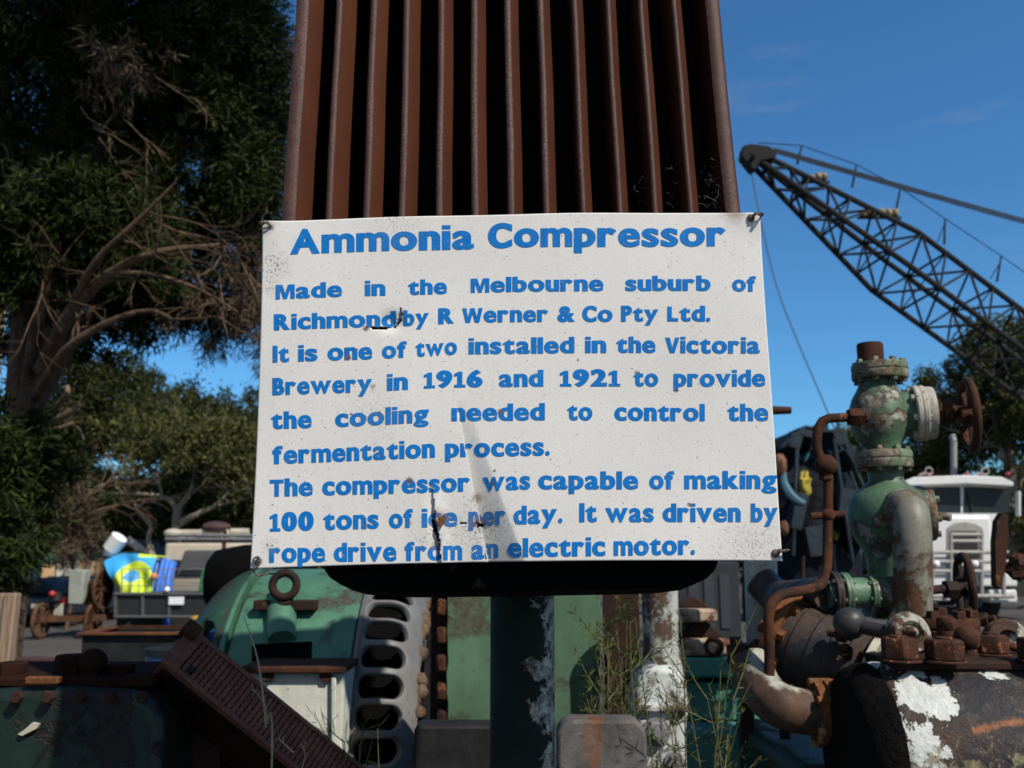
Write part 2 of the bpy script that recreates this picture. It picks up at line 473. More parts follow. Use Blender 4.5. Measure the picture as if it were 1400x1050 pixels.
# ------------------------------------------------------------------ sign
SY = 1.1
C4 = [W(360, 304, SY), W(1038, 292.5, SY), W(1070, 767, SY), W(342, 777.5, SY)]
def sdisp(x, y):
    """relief of the sheet towards the camera, by the photo place it shows at"""
    d = .0016 * math.sin(x * .011 + 1.0) * math.sin(y * .013) + .0011 * math.sin(x * .027 + y * .019)
    if y > 548:                                                              # dented fold low in the middle
        t = min((y - 548) / 190.0, 1.15)
        xc = 625 + (y - 560) * .203
        w = 14 + 32 * t
        if x >= xc: d -= .0185 * t ** 1.1 * max(0.0, 1 - (x - xc) / w) ** 1.15
        else: d += .0025 * t * math.exp(-((xc - x) / 40.0) ** 2)
    if y > 660:
        t = min((y - 660) / 40.0, 1)
        xc = 594 + (y - 690) * .12
        q = x - xc
        if q > 0: d += .0035 * t * math.exp(-(q / 14.0) ** 2)
        else: d -= .004 * t * math.exp(-(q / 9.0) ** 2)
    q = math.hypot(x - 535, (y - 440) * 1.3)                                 # pushed-in tear at the end of "Richmond"
    d -= .005 * math.exp(-(q / 16.0) ** 2)
    d += .004 * math.exp(-((x - 360) / 26.0) ** 2 - ((y - 304) / 26.0) ** 2) + .003 * math.exp(-((x - 1036) / 30.0) ** 2 - ((y - 294) / 22.0) ** 2)
    return d
def SP(x, y, out_=0.0):
    p = W(x, y, SY); p.y -= sdisp(x, y) + out_; return p
def grid_px(s, t):
    """photo place of sheet coordinates s across, t down; top and bottom edges bow up a little"""
    xl, yl = 360 + (342 - 360) * t, 304 + (777.5 - 304) * t
    xr, yr = 1038 + (1070 - 1038) * t, 292.5 + (767 - 292.5) * t
    xl += 2.5 * math.sin(t * 3.1) - (2.0 if t < .02 else 0) * 0
    bow = (5.5 * (1 - t) + 4.5 * t) * 4 * s * (1 - s)
    return xl + (xr - xl) * s, yl + (yr - yl) * s - bow
HOLES = [[(547, 420), (550, 428), (548, 438), (541, 446), (535, 449), (541, 441), (545, 431)],
         [(506, 447.5), (527, 446), (536, 447), (527, 449.3), (508, 449.8)],
         [(589, 708), (594, 712), (598, 722), (601, 735), (603, 748), (601.5, 748), (597.5, 737), (593, 726), (590, 717)],
         [(598, 712), (604, 706), (608, 703), (610, 712), (606, 718), (600, 720)],
         [(650, 709), (653, 714), (659, 716.5), (666, 718), (658, 719.5), (652.5, 722), (651, 716)],
         [(629, 715.5), (642, 714), (642, 715.2), (630, 716.4)]]
def inside(pt, poly):
    x, y = pt; c = False
    for i in range(len(poly)):
        x1, y1 = poly[i - 1]; x2, y2 = poly[i]
        if (y1 > y) != (y2 > y) and x < (x2 - x1) * (y - y1) / (y2 - y1) + x1: c = not c
    return c
SB = C4[3].lerp(C4[2], .5)
def sign_mat(letters=False):
    t = NT('sign_blue_ink' if letters else 'sign_white_paint')
    # u to the right and v up in photo pixels measured on the sheet from the middle of its lower edge
    k = FPX / (SY * .985)
    sep = t.n.new('ShaderNodeSeparateXYZ'); t.t.links.new(t.co, sep.inputs[0])
    X, Z = sep.outputs[0], sep.outputs[2]
    def spot(px_, py_, r, soft=.5, sx=1.0, wob=.6, nz=60):
        q = W(px_, py_, SY) - SB
        dx = t.math('MULTIPLY', t.math('SUBTRACT', X, q.x), sx); dz = t.math('SUBTRACT', Z, q.z)
        dd = t.math('SQRT', t.math('ADD', t.math('MULTIPLY', dx, dx), t.math('MULTIPLY', dz, dz)))
        dd = t.math('DIVIDE', dd, S(r, SY))
        dd = t.math('ADD', dd, t.math('MULTIPLY', t.math('SUBTRACT', t.noise(nz, 5, .7), .5), wob * 2))
        return t.ramp(dd, [(1 - soft, 1), (1, 0)])
    fine = t.noise(420, 3, .6); mid = t.noise(55, 6, .7); big = t.noise(7, 4, .6); dots = t.noise(330, 2, .5)
    if letters:
        c = t.mix(t.ramp(mid, [(.3, 0), (.7, 1)]), (.001, .115, .38), (.003, .152, .47))
        c = t.mix(t.ramp(fine, [(.62, 0), (.72, .5)]), c, (.25, .33, .5))
        white = (.45, .47, .5)
    else:
        c = t.mix(t.ramp(big, [(.3, 0), (.7, 1)]), (.555, .543, .520), (.615, .604, .582))
        c = t.mix(t.ramp(fine, [(.35, .22), (.55, 0)]), c, (.36, .35, .33))
    dirt = t.ramp(mid, [(.56, 0), (.8, .4)])
    c = t.mix(dirt, c, mul((.4, .39, .37), .9) if not letters else (.03, .12, .3))
    for (x_, y_, r_, a_) in ((376, 362, 30, .75), (370, 392, 22, .5), (540, 300, 60, .3), (368, 748, 16, .8), (660, 720, 55, .55), (1030, 755, 70, .4), (590, 730, 40, .35), (520, 570, 60, .25)):
        sp = spot(x_, y_, r_, .9, 1, .5)
        spk = t.ramp(t.math('ADD', dots, t.math('MULTIPLY', fine, .25)), [(.66, 0), (.72, 1)])
        c = t.mix(t.math('MULTIPLY', t.math('MULTIPLY', sp, spk), a_), c, (.06, .055, .05))
        c = t.mix(t.math('MULTIPLY', sp, a_ * .22), c, (.3, .29, .27))
    c = t.mix(t.ramp(dots, [(.705, 0), (.73, .85)]), c, (.10, .095, .09))
    for (x_, y_, r_, a_) in ((352, 300, 34, .8), (1004, 289, 24, .8), (500, 449, 5.5, .9), (476, 489, 5.5, .9), (560, 657, 6.5, .85), (603, 707, 15, .7), (652, 716, 12, .75), (480, 566, 3, .8), (519, 564, 3, .8), (684, 563, 5.5, .8), (510, 528, 5, .55), (942, 690, 4, .8), (676, 644, 3, .8), (674, 661, 4, .7), (652, 680, 9, .5), (870, 510, 4, .8), (925, 533, 4, .8), (733, 474, 3, .7), (596, 745, 10, .5), (1061, 757, 7, .8), (352, 768, 8, .7), (372, 312, 6, .7), (790, 492, 2.4, .9), (500, 718, 3, .7), (488, 478, 3, .7), (418, 484, 4, .4), (560, 715, 4, .5)):
        sp = spot(x_, y_, r_, .6 if r_ < 12 else .95, 1, .55, 220 if r_ < 12 else 60)
        c = t.mix(t.math('MULTIPLY', sp, a_), c, (.16, .085, .04) if r_ > 8 else (.11, .075, .05))
    t.bump(t.math('ADD', mid, fine), .12, .0006)
    return t.done(c, .6, spec=.12)
sign = thing('information_sign', 'white enamel sign with blue lettering headed Ammonia Compressor, wired to the rusty radiator', 'sign', SB)
NX, NY = 364, 236
vs = []
for j in range(NY + 1):
    for i in range(NX + 1):
        x, y = grid_px(i / NX, j / NY); vs.append((x, y))
    if vs[-1][1] > 560:                                                      # a column of points on each side of the fold
        row = vs[-(NX + 1):]; yy = [q for q in row if abs(q[0] - 650) < 25][0][1]
        xc = 625 + (yy - 560) * .203
        n_ = max(i for i in range(NX) if row[i][0] <= xc)
        vs[len(vs) - NX - 1 + n_] = (625 + (row[n_][1] - 560) * .203 - .02, row[n_][1]); vs[len(vs) - NX + n_] = (625 + (row[n_ + 1][1] - 560) * .203 + .25, row[n_ + 1][1])
fs = []
for j in range(NY):
    for i in range(NX):
        a = j * (NX + 1) + i; q = (a, a + NX + 1, a + NX + 2, a + 1)
        cx = sum(vs[n_][0] for n_ in q) / 4; cy = sum(vs[n_][1] for n_ in q) / 4
        if any(inside((cx, cy), h) for h in HOLES): continue
        fs.append(q)
me = bpy.data.meshes.new('sheet')
me.from_pydata([SP(x, y) - SB for x, y in vs], [], fs)
me.materials.append(sign_mat()); me.polygons.foreach_set('use_smooth', [True] * len(me.polygons)); me.set_sharp_from_angle(angle=R(45))
sheet = bpy.data.objects.new('sheet', me); COL.objects.link(sheet); sheet.parent = sign
md = sheet.modifiers.new('thick', 'SOLIDIFY'); md.thickness = .0012; md.offset = -1
# the sheet's front normal must face the camera
if me.polygons[0].normal.y > 0: me.flip_normals()

# lettering: glyph outlines of the built-in font, widened and made heavy
def bez(p0, p1, p2, p3, n):
    o = []
    for i in range(n):
        t = i / n; s = 1 - t
        o.append((s ** 3 * p0[0] + 3 * s * s * t * p1[0] + 3 * s * t * t * p2[0] + t ** 3 * p3[0], s ** 3 * p0[1] + 3 * s * s * t * p1[1] + 3 * s * t * t * p2[1] + t ** 3 * p3[1]))
    return o
def parea(p): return sum(p[i - 1][0] * p[i][1] - p[i][0] * p[i - 1][1] for i in range(len(p))) / 2
GL = {}
def glyph(ch):
    if ch in GL: return GL[ch]
    if ch == '1':
        GL[ch] = [[(.02, 0), (.44, 0), (.44, .12), (.325, .12), (.325, .70), (.19, .70), (.015, .60), (.015, .48), (.135, .52), (.135, .12), (.02, .12)]]
        return GL[ch]
    if ch == 'M':
        GL[ch] = [[(0, 0), (0, .70), (.30, .70), (.425, .29), (.55, .70), (.85, .70), (.85, 0), (.655, 0), (.655, .47), (.505, 0), (.345, 0), (.195, .47), (.195, 0)][::-1]]
        return GL[ch]
    if ch == 'L':
        GL[ch] = [[(0, 0), (.53, 0), (.53, .155), (.215, .155), (.215, .70), (0, .70)]]
        return GL[ch]
    if ch == 'T':
        GL[ch] = [[(.215, 0), (.43, 0), (.43, .55), (.645, .55), (.645, .70), (0, .70), (0, .55), (.215, .55)]]
        return GL[ch]
    if ch == 'V':
        GL[ch] = [[(.24, 0), (.47, 0), (.71, .70), (.49, .70), (.36, .25), (.23, .70), (0, .70)]]
        return GL[ch]
    if ch == 'W':
        GL[ch] = [[(.17, 0), (.40, 0), (.52, .42), (.64, 0), (.87, 0), (1.04, .70), (.83, .70), (.745, .27), (.625, .70), (.415, .70), (.295, .27), (.21, .70), (0, .70)]]
        return GL[ch]
    c = bpy.data.curves.new('t', 'FONT'); c.body = ch
    o = bpy.data.objects.new('t', c); COL.objects.link(o)
    dg = bpy.context.evaluated_depsgraph_get()
    cu = o.evaluated_get(dg).to_curve(dg)
    raw = []
    for s in cu.splines:
        bp = s.bezier_points; L = []
        for i in range(len(bp)):
            a = bp[i]; b = bp[(i + 1) % len(bp)]
            cr = abs((a.handle_right - a.co).cross(b.co - a.co).z) + abs((b.handle_left - b.co).cross(b.co - a.co).z)
            L += bez(a.co, a.handle_right, b.handle_left, b.co, 1 if cr < 1e-5 else 8)
        P = []
        for p in L:
            if not P or math.hypot(p[0] - P[-1][0], p[1] - P[-1][1]) > 1e-3: P.append(p)
        if len(P) > 3 and math.hypot(P[0][0] - P[-1][0], P[0][1] - P[-1][1]) < 1e-3: P.pop()
        raw.append(P)
    bpy.data.objects.remove(o); bpy.data.curves.remove(c)
    low = ch.islower()
    SX = 1.30 if low else (.95 if ch == 'C' else 1.05)
    OX, OY = (.066 if low else .078), (.034 if low else .040)
    if ch == '.': OX, OY = .045, .04
    if ch in 'wmA': OX = .054
    if ch in 'W&M': OX = .062
    if ch in 'seag': OY = .029
    def my(y):
        if not low: return y
        if y < 0: return y * .82
        if y < .47: return y * 1.115
        return .524 + (y - .47) * .155 / .215
    loops = []
    for kk, L in enumerate(raw):
        dep = sum(inside(L[0], Q) for j, Q in enumerate(raw) if j != kk)
        P = [(x * SX, my(y)) for x, y in L]
        if (parea(P) > 0) == (dep % 2 == 1): P.reverse()
        if ch == 'i' and min(y for x, y in P) > .5:                          # square dot
            st = [Q for j, Q in enumerate(raw) if j != kk][0]
            xa, xb = min(x for x, y in st) * SX, max(x for x, y in st) * SX
            P = [(xa, .625), (xb, .625), (xb, .675), (xa, .675)]
        n = len(P); Q = []
        for i in range(n):
            a, b, d = P[i - 1], P[i], P[(i + 1) % n]
            e1 = Vector((b[0] - a[0], b[1] - a[1])).normalized(); e2 = Vector((d[0] - b[0], d[1] - b[1])).normalized()
            n1 = Vector((e1.y, -e1.x)); n2 = Vector((e2.y, -e2.x)); m_ = (n1 + n2) / max(.5, 1 + n1.dot(n2))
            Q.append((b[0] + m_.x * OX, b[1] + m_.y * OY + OY))
        loops.append(Q)
    x0 = min(x for L in loops for x, y in L)
    GL[ch] = [[(x - x0, y) for x, y in L] for L in loops]
    return GL[ch]
def tri(loops):
    v, e = [], []
    for L in loops:
        b = len(v); v += [Vector(p) for p in L]; e += [(b + i, b + (i + 1) % len(L)) for i in range(len(L))]
    r = delaunay_2d_cdt(v, e, [], 0, 1e-6)
    pts = [tuple(p) for p in r[0]]; fs_ = []
    for f in r[2]:
        cx = sum(pts[i][0] for i in f) / len(f); cy = sum(pts[i][1] for i in f) / len(f); w = 0
        for L in loops:
            for i in range(len(L)):
                x1, y1 = L[i - 1]; x2, y2 = L[i]
                s = (x2 - x1) * (cy - y1) - (y2 - y1) * (cx - x1)
                if y1 <= cy < y2 and s > 0: w += 1
                elif y2 <= cy < y1 and s < 0: w -= 1
        if w > 0: fs_.append(f)
    return pts, fs_
TRI = {}
INK = sign_mat(True)
def word(mb, text, x0, x1, bl, cap):
    """letters of one word between two photo columns, on the line's base curve, cap pixels tall"""
    items, x = [], 0.0
    for ch in text:
        if ch not in TRI: TRI[ch] = tri(glyph(ch))
        pts, f = TRI[ch]; items.append((x, pts, f)); x += max(p[0] for p in pts) + .045
    tot = x - .045; sx = (x1 - x0) / tot; sy = cap / .70
    for ox, pts, f in items:
        P = []
        for a, b in pts:
            X = x0 + (a + ox) * sx; P.append((X, bl(X) - b * sy))
        bm = bmesh.new()
        vv = [bm.verts.new((p[0], p[1], 0)) for p in P]
        for t_ in f:
            try: bm.faces.new([vv[i] for i in t_])
            except ValueError: pass
        for _ in range(4):
            ed = [e for e in bm.edges if e.calc_length() > 6 or (e.calc_length() > 1.6 and abs((e.verts[0].co.x + e.verts[1].co.x) / 2 - 625 - ((e.verts[0].co.y + e.verts[1].co.y) / 2 - 560) * .203) < 14 and e.verts[0].co.y > 560)]
            if ed: bmesh.ops.subdivide_edges(bm, edges=ed, cuts=1); bmesh.ops.triangulate(bm, faces=bm.faces)
        bm.verts.index_update()
        v2 = [(v_.co.x, v_.co.y) for v_ in bm.verts]
        f2 = [[v_.index for v_ in q.verts] for q in bm.faces]
        bm.free()
        sd_ = [p[0] > 625 + (p[1] - 560) * .203 for p in v2]
        f2 = [q for q in f2 if v2[q[0]][1] < 575 or len({sd_[i] for i in q}) == 1]
        f2 = [q for q in f2 if not any(inside((sum(v2[i][0] for i in q) / 3, sum(v2[i][1] for i in q) / 3), h) for h in HOLES)]
        mb.add([SP(p[0], p[1], .0005) for p in v2], f2)
def base(pts):
    def f(x):
        if x <= pts[0][0]: return pts[0][1]
        for (a, b), (c, d) in zip(pts, pts[1:]):
            if x <= c: return b + (d - b) * (x - a) / (c - a)
        return pts[-1][1]
    return f
LINES = [
 ([(397, 348), (520, 343.5), (648, 339.7), (720, 338), (992, 337.5)], 31.5, [('Ammonia', 396.5, 648), ('Compressor', 667, 992)]),
 ([(377, 409.5), (527, 404), (640, 400), (800, 398), (1033, 398.6)], 19.6, [('Made', 377, 468), ('in', 499, 527), ('the', 557.7, 611), ('Melbourne', 643.5, 825), ('suburb', 854.7, 971), ('of', 1000.7, 1033.5)]),
 ([(375, 451.8), (540, 446), (632, 441.4), (750, 440), (971, 440)], 20.2, [('Richmond', 374.7, 541), ('by', 551, 586.5), ('R', 599, 621), ('Werner', 632, 750), ('&', 762, 786), ('Co', 796, 837.6), ('Pty', 849, 900), ('Ltd.', 912, 971)]),
 ([(373, 495.8), (509, 491), (625, 485), (785, 482.5), (1039, 483.2)], 21, [('It', 373, 395.6), ('is', 408, 434.5), ('one', 448, 509), ('of', 522, 556), ('two', 568, 625), ('installed', 640.7, 785.5), ('in', 800, 829), ('the', 842.5, 896), ('Victoria', 909, 1039)]),
 ([(372, 540.5), (509, 535.5), (600, 530.5), (743, 528.3), (1046, 528.4)], 21.6, [('Brewery', 372.6, 509), ('in', 529, 558), ('1916', 579, 660), ('and', 682, 743), ('1921', 765, 848), ('to', 866, 900), ('provide', 921, 1046)]),
 ([(370, 586.7), (480, 583), (620, 576.2), (745, 574.6), (1050, 575.8)], 22.2, [('the', 370.4, 426), ('cooling', 458, 586.5), ('needed', 617.4, 745), ('to', 775.5, 810), ('control', 840, 964), ('the', 994.5, 1050)]),
 ([(372, 634.5), (595, 625.8), (752, 622.8)], 23, [('fermentation', 372, 595), ('process.', 608.7, 751.6)]),
 ([(368, 679), (540, 675), (643, 672), (725, 669.2), (1062, 668.4)], 23.2, [('The', 368.5, 427.4), ('compressor', 440.4, 643), ('was', 659.5, 725), ('capable', 735.8, 873), ('of', 888, 922), ('making', 935.6, 1062)]),
 ([(368, 726.7), (518, 722.7), (692, 717.8), (800, 713.8), (1064, 713.7)], 24, [('100', 368, 429), ('tons', 442, 518), ('of', 532, 564.5), ('ice', 576.7, 625.5), ('per', 640.7, 691.5), ('day.', 702, 769), ('It', 792, 816), ('was', 827.6, 894), ('driven', 906, 1012.7), ('by', 1026.5, 1063.7)]),
 ([(368, 769.3), (542, 767), (640, 765.5), (694, 762), (950, 758.3)], 24.4, [('rope', 368, 445), ('drive', 456.7, 542), ('from', 553, 632), ('an', 644.5, 681), ('electric', 693.7, 827.6), ('motor.', 839, 949.7)])]
for n_, (bp_, cap, ws) in enumerate(LINES):
    k = MB(); bf = base(bp_)
    for w_, a, b in ws: word(k, w_, a, b, bf, cap)
    o = k.build('lettering', INK, sign, smooth=True, angle=60)
    # seen from the front
for px_, py_, kind in ((372, 312, 0), (1026, 300, 1), (352, 768, 2), (1061, 757, 3)):
    k = MB(); c = SP(px_, py_, .001)
    if kind in (1, 3):
        k.lathe(c + V(0, .004, 0), (-.1, -1, .15), [(0, 0), (0, .0052), (.005, .0048), (.0065, .003), (.007, 0)], 12)
    sgn = 1 if kind in (1, 3) else -1
    e = RP(uh(px_, py_)[0] * .97, uh(px_, py_)[1], .05)
    if kind == 2:
        k.tube(curve_pts([c + V(0, .002, .002), c + V(.002, -.006, .006), c + V(.005, -.007, 0), c + V(.001, -.006, -.008), c + V(-.002, -.004, -.012), c + V(.004, -.002, -.016), c + V(.012, .004, -.014), e + V(0, 0, -.01)], 6), .0011, 6)
        k.torus(c + V(0, -.002, .001), (0, 1, .2), .0045, .001, 16, 6)
    else:
        k.tube(curve_pts([c, c + V(sgn * .003, -.006, .002), c + V(sgn * .009, -.006, .004), c + V(sgn * .013, .002, .003), e], 6), .0013, 6)
        k.tube(curve_pts([c + V(0, 0, .001), c + V(sgn * .004, -.005, .005), c + V(sgn * .010, -.003, .002), c + V(sgn * .014, .004, .005), e + V(0, 0, .004)], 6), .0010, 6)
        if kind == 0: k.tube(curve_pts([c + V(-.012, 0, .004), c + V(-.011, -.003, .012), c + V(-.005, -.004, .018), c + V(-.007, -.002, .026)], 5), .0004, 5)
    k.build('tie_wire', M['wire'], sign)
k = MB()                                                                     # rusted tongue of metal bent out of the tear
k.add([SP(599, 713, .001), SP(607, 703, .002), SP(610, 712, .006), SP(606, 719, .007), SP(600, 719.5, .003)], [(0, 1, 2, 3, 4)])
k.build('torn_flap', M['rust_orange'], sign)
k = MB()
k.add([SP(541, 444, .001), SP(545, 433, .003), SP(547, 420, .004), SP(550.5, 423, .008), SP(549, 436, .009), SP(543, 445, .005)], [(0, 1, 4, 5), (1, 2, 3, 4)])
k.build('torn_flap', M['steel'], sign)

# ------------------------------------------------------------------ post and casting below the radiator
M['post'] = peel('post_paint', (.008, .017, .012), (.55, .53, .46), (.022, .017, .015), .40, 22, .6, .85, .8, bd=.003, xgrad=4.0, spec=.15)  # pale peeling gathers to the right, whitened also to paint its lit strip
k = MB()
pY = 1.45
x0_ = W(714, 808, pY).x; rp = S(43, pY)
k.lathe(V(x0_, pY, 0), (0, 0, 1), [(0, 0), (0, rp)] + [(z_, rp) for z_ in (.3, .6, .9, 1.2, 1.5, 1.62)] + [(1.62, 0)], 40)
post = thing('steel_post', 'peeling dark green steel post carrying the radiator above', 'post', V(x0_, pY, 0))
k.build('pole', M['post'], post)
k = MB(); k.box(V(x0_, pY - .06, 1.6), (.2, .16, .05)); k.build('bracket', M['black_iron'], post, bevel=.004)
M['stained'] = metal('rust_streaked_iron', (.075, .070, .066), (.17, .16, .15), 7, .75, c3=(.17, .065, .025), amt=.53)
k = MB()
y_ = 1.72
def rbox(mb, x0, x1, y0, Y, depth, r=10, zb=0.0, mi=0):
    """block with rounded upper corners, from the photo's top edge down to the height zb"""
    a, b = W(x0, y0, Y), W(x1, y0, Y); rr_ = S(r, Y); zt = (a.z + b.z) / 2
    P = [V(a.x, Y, zb)]
    P += [V(a.x + rr_ - rr_ * math.cos(q), Y, zt - rr_ + rr_ * math.sin(q)) for q in [math.pi / 2 * i / 5 for i in range(6)]]
    P += [V(b.x - rr_ + rr_ * math.sin(q), Y, zt - rr_ + rr_ * math.cos(q)) for q in [math.pi / 2 * i / 5 for i in range(6)]]
    P += [V(b.x, Y, zb)]
    mb.prism(P, (0, depth, 0), mi)
rbox(k, 762, 884, 985, y_, .07, 22)
def streaked():
    t = NT('rust_streaked_block'); sep = t.n.new('ShaderNodeSeparateXYZ'); t.t.links.new(t.co, sep.inputs[0])
    n1 = t.noise(9, 9, .7); n2 = t.noise(45, 5, .7); nv = t.noise(26, 7, .7, co=t.mapco((1, 1, .16)))
    c = t.mix(t.ramp(n1, [(.35, 0), (.65, 1)]), (.035, .032, .031), (.13, .12, .115)); c = t.mix(t.ramp(n2, [(.55, 0), (.68, .7)]), c, (.02, .017, .016))
    d = t.math('ABSOLUTE', t.math('ADD', sep.outputs[0], .016)); d = t.math('ADD', t.math('DIVIDE', d, .020), t.math('MULTIPLY', t.math('SUBTRACT', nv, .5), 7.0))
    c = t.mix(t.ramp(d, [(.0, .9), (1.5, 0)]), c, t.mix(t.ramp(n1, [(.4, 0), (.6, 1)]), (.05, .022, .012), (.20, .075, .024)))
    c = t.mix(t.ramp(nv, [(.56, 0), (.7, .8)]), c, (.06, .03, .018)); t.bump(t.math('ADD', n1, n2), .6, .004)
    return t.done(c, .8, spec=.2)
o = k.build('iron_block', streaked(), None, bevel=.006, org=V(W(823, 985, y_).x, y_, 0))
tag(o, 'grey iron block streaked with orange rust just right of the green post', 'iron block')
k = MB(); rbox(k, 566, 684, 992, y_ + .1, .07, 8)
o = k.build('iron_block', M['black_iron'], None, bevel=.006, org=V(W(625, 990, y_).x, y_ + .1, 0))  # same bar as the grey block, its shade painted as black
tag(o, 'iron block, blackened to paint in its shade, just left of the green post', 'iron block')

# ------------------------------------------------------------------ electric motor
M['motor'] = peel('motor_green', (.062, .165, .105), (.085, .088, .082), (.05, .03, .02), .435, 4.5, .5, .8, .5)
M['bell'] = peel('bell_grey', (.150, .150, .145), (.40, .38, .34), (.10, .05, .03), .36, 5, .5, .8, .5)
M['box_cream'] = peel('terminal_cream', (.62, .63, .55), (.22, .11, .06), (.12, .05, .025), .33, 5, .5, .8, .4, spots=.5)
M['dkgreen'] = peel('dark_green', (.022, .055, .036), (.030, .026, .024), (.05, .022, .014), .46, 6, .5, .75, .6)
mY = 3.02                                                                   # the shaft's distance
mz = W(400, 1000, mY).z
mR = W(400, 792, mY - .1).z - mz + .03
mx = lambda x: W(x, 1000, mY - mR * .75).x
motor = thing('electric_motor', 'big green electric motor with eye bolt and slotted grey end bell', 'motor', V(mx(400), mY, 0))
k = MB(); o_ = V(0, mY, mz); X = V(1, 0, 0)
xa, xb = mx(306), mx(482)
k.lathe(o_, X, [(xa, mR * .8), (xa + .002, mR * .965), (xa + .012, mR * .99), (xa + .03, mR), (xb - .02, mR), (xb - .005, mR * .99), (xb, mR * .96), (xb, mR * .5)], 96)
k.lathe(o_, X, [(xa - .02, mR * .9), (xa - .02, mR * 1.0), (xa - .012, mR * 1.012), (xa - .002, mR * 1.012), (xa - .001, mR * .9)], 96)
yoke = k.build('yoke', M['motor'], motor)
def msurf(px_, py_, r=1.0):
    """point of the motor's round shell under a photo place"""
    d = ray(px_, py_); a = d.y * d.y + d.z * d.z
    oy, oz = -mY, CAMZ - mz; b = d.y * oy + d.z * oz; cc = oy * oy + oz * oz - (mR * r) ** 2
    t = (-b - math.sqrt(max(b * b - a * cc, 0))) / a
    return CAM + d * t
def mnorm(p): return V(0, p.y - mY, p.z - mz).normalized()
k = MB(); p = msurf(386, 826); n = mnorm(p)
k.cyl(p - n * .03, p + n * .035, .05, .042, 20)
k.tube([msurf(386, 830) + n * .015, msurf(386, 878) + mnorm(msurf(386, 878)) * .012], [.045, .038], 16)
k.build('lifting_boss', M['motor'], motor)
k = MB(); p = msurf(388, 812, 1.06); c = W(389, 800, p.y - .06)
k.torus(c, (.15, -1, .1), S(16, c.y), S(5.5, c.y), 28, 12)
k.cyl(c + V(0, 0, -S(18, c.y)), c + V(0, .04, -S(34, c.y)), .020, .026, 14)
k.box(c + V(0, .03, -S(27, c.y)), (S(84, c.y), .05, .028))
k.build('eye_bolt', M['rust_dark'], motor, bevel=.003)
k = MB(); q = [msurf(344, 882), msurf(427, 878), msurf(427, 919), msurf(344, 920)]
q = [p + mnorm(p) * .004 for p in q]
k.prism(q, V(0, .03, 0)); k.build('inspection_opening', M['dark_void'], motor, bevel=.004)
k = MB(); tY = 2.42
rbox(k, 334, 471, 917, tY, .22, 9, zb=W(400, 1130, tY).z)
tb = k.build('terminal_box', M['box_cream'], motor, bevel=.008, seg=3)
k = MB()
a, b = W(330, 917, tY), W(475, 917, tY)
k.box(((a.x + b.x) / 2, tY + .09, a.z + .004), (b.x - a.x, .23, .016))
k.build('lid', M['rust'], tb, bevel=.004)
for x_ in (367, 446):
    k = MB(); k.nut(W(x_, 924, tY - .001), (0, -1, 0), .016, .012); k.build('screw', M['rust'], tb)
k = MB(); k.beam(W(457, 925, tY - .004), W(457, 1060, tY - .004), .022, .012); k.build('hinge', M['box_cream'], tb, bevel=.003)
# slotted end bell: a curved shell with rounded windows
def shell(mb, x0, x1, rf, a_list, slot_w, x_lo, x_hi, a0=R(95), a1=R(285), na=110, nx=12):
    """curved cover with smooth rounded windows, laid out flat (along, around) and wrapped on the shaft axis"""
    Lx = abs(x1 - x0); ar = mR
    pts, edges, slots_ = [], [], []
    def loop(P):
        b_ = len(pts); pts.extend(Vector(p) for p in P); edges.extend((b_ + i, b_ + (i + 1) % len(P)) for i in range(len(P)))
    rim = [(0, a0 * ar + (a1 - a0) * ar * i / na) for i in range(na)] + [(Lx * i / nx, a1 * ar) for i in range(nx)] + [(Lx, a1 * ar - (a1 - a0) * ar * i / na) for i in range(na)] + [(Lx - Lx * i / nx, a0 * ar) for i in range(nx)]
    loop(rim)
    for ac in a_list:
        hw = slot_w * ar; c0, c1 = x_lo * Lx + hw * .8, x_hi * Lx - hw * .8; P = []
        for i in range(15): q = math.pi / 2 + math.pi * i / 14; P.append((c0 + hw * .8 * math.cos(q), ac * ar + hw * math.sin(q)))
        for i in range(1, 5): P.append((c0 + (c1 - c0) * i / 5, ac * ar - hw))
        for i in range(15): q = -math.pi / 2 + math.pi * i / 14; P.append((c1 + hw * .8 * math.cos(q), ac * ar + hw * math.sin(q)))
        for i in range(1, 5): P.append((c1 - (c1 - c0) * i / 5, ac * ar + hw))
        slots_.append(P); loop(P)
    for i in range(1, nx):
        for j in range(1, na):
            p = (Lx * i / nx, (a0 + (a1 - a0) * j / na) * ar)
            if all(abs(p[1] - ac * ar) > slot_w * ar + .006 or p[0] < x_lo * Lx - .005 or p[0] > x_hi * Lx + .005 for ac in a_list): pts.append(Vector(p))
    r = delaunay_2d_cdt(pts, edges, [], 0, 1e-6)
    sg = 1 if x1 > x0 else -1; vs = []
    for p in r[0]:
        an = p.y / ar; rr_ = mR * rf(p.x / Lx); vs.append(V(x0 + sg * p.x, mY + math.cos(an) * rr_, mz + math.sin(an) * rr_))
    fs = [f for f in r[2] if not any(inside((sum(r[0][i].x for i in f) / 3, sum(r[0][i].y for i in f) / 3), P) for P in slots_)]
    mb.add(vs, fs)
def ang(py_):
    p = msurf(520, py_); return math.atan2(p.z - mz, p.y - mY) % (2 * math.pi)
slots = [ang(v) for v in (812, 834, 861, 897, 938, 981, 1028)]
k = MB()
shell(k, mx(484), mx(568), lambda s: .965 + .02 * min(1, s * 8) - .16 * max(0, (s - .45) / .55) ** 2.2, slots, R(3.7), .10, .80)
bell = k.build('end_bell', M['bell'], motor, angle=60)
for md_ in (bell.modifiers.new('thick', 'SOLIDIFY'),): md_.thickness = .022; md_.offset = 0
md_ = bell.modifiers.new('bevel', 'BEVEL'); md_.width = .004; md_.segments = 2
k = MB()
k.lathe(o_, X, [(mx(483), mR * .93), (mx(483), mR * 1.0), (mx(489), mR * 1.01), (mx(492), mR * .97)], 96)
k.build('rim_band', M['bell'], motor)
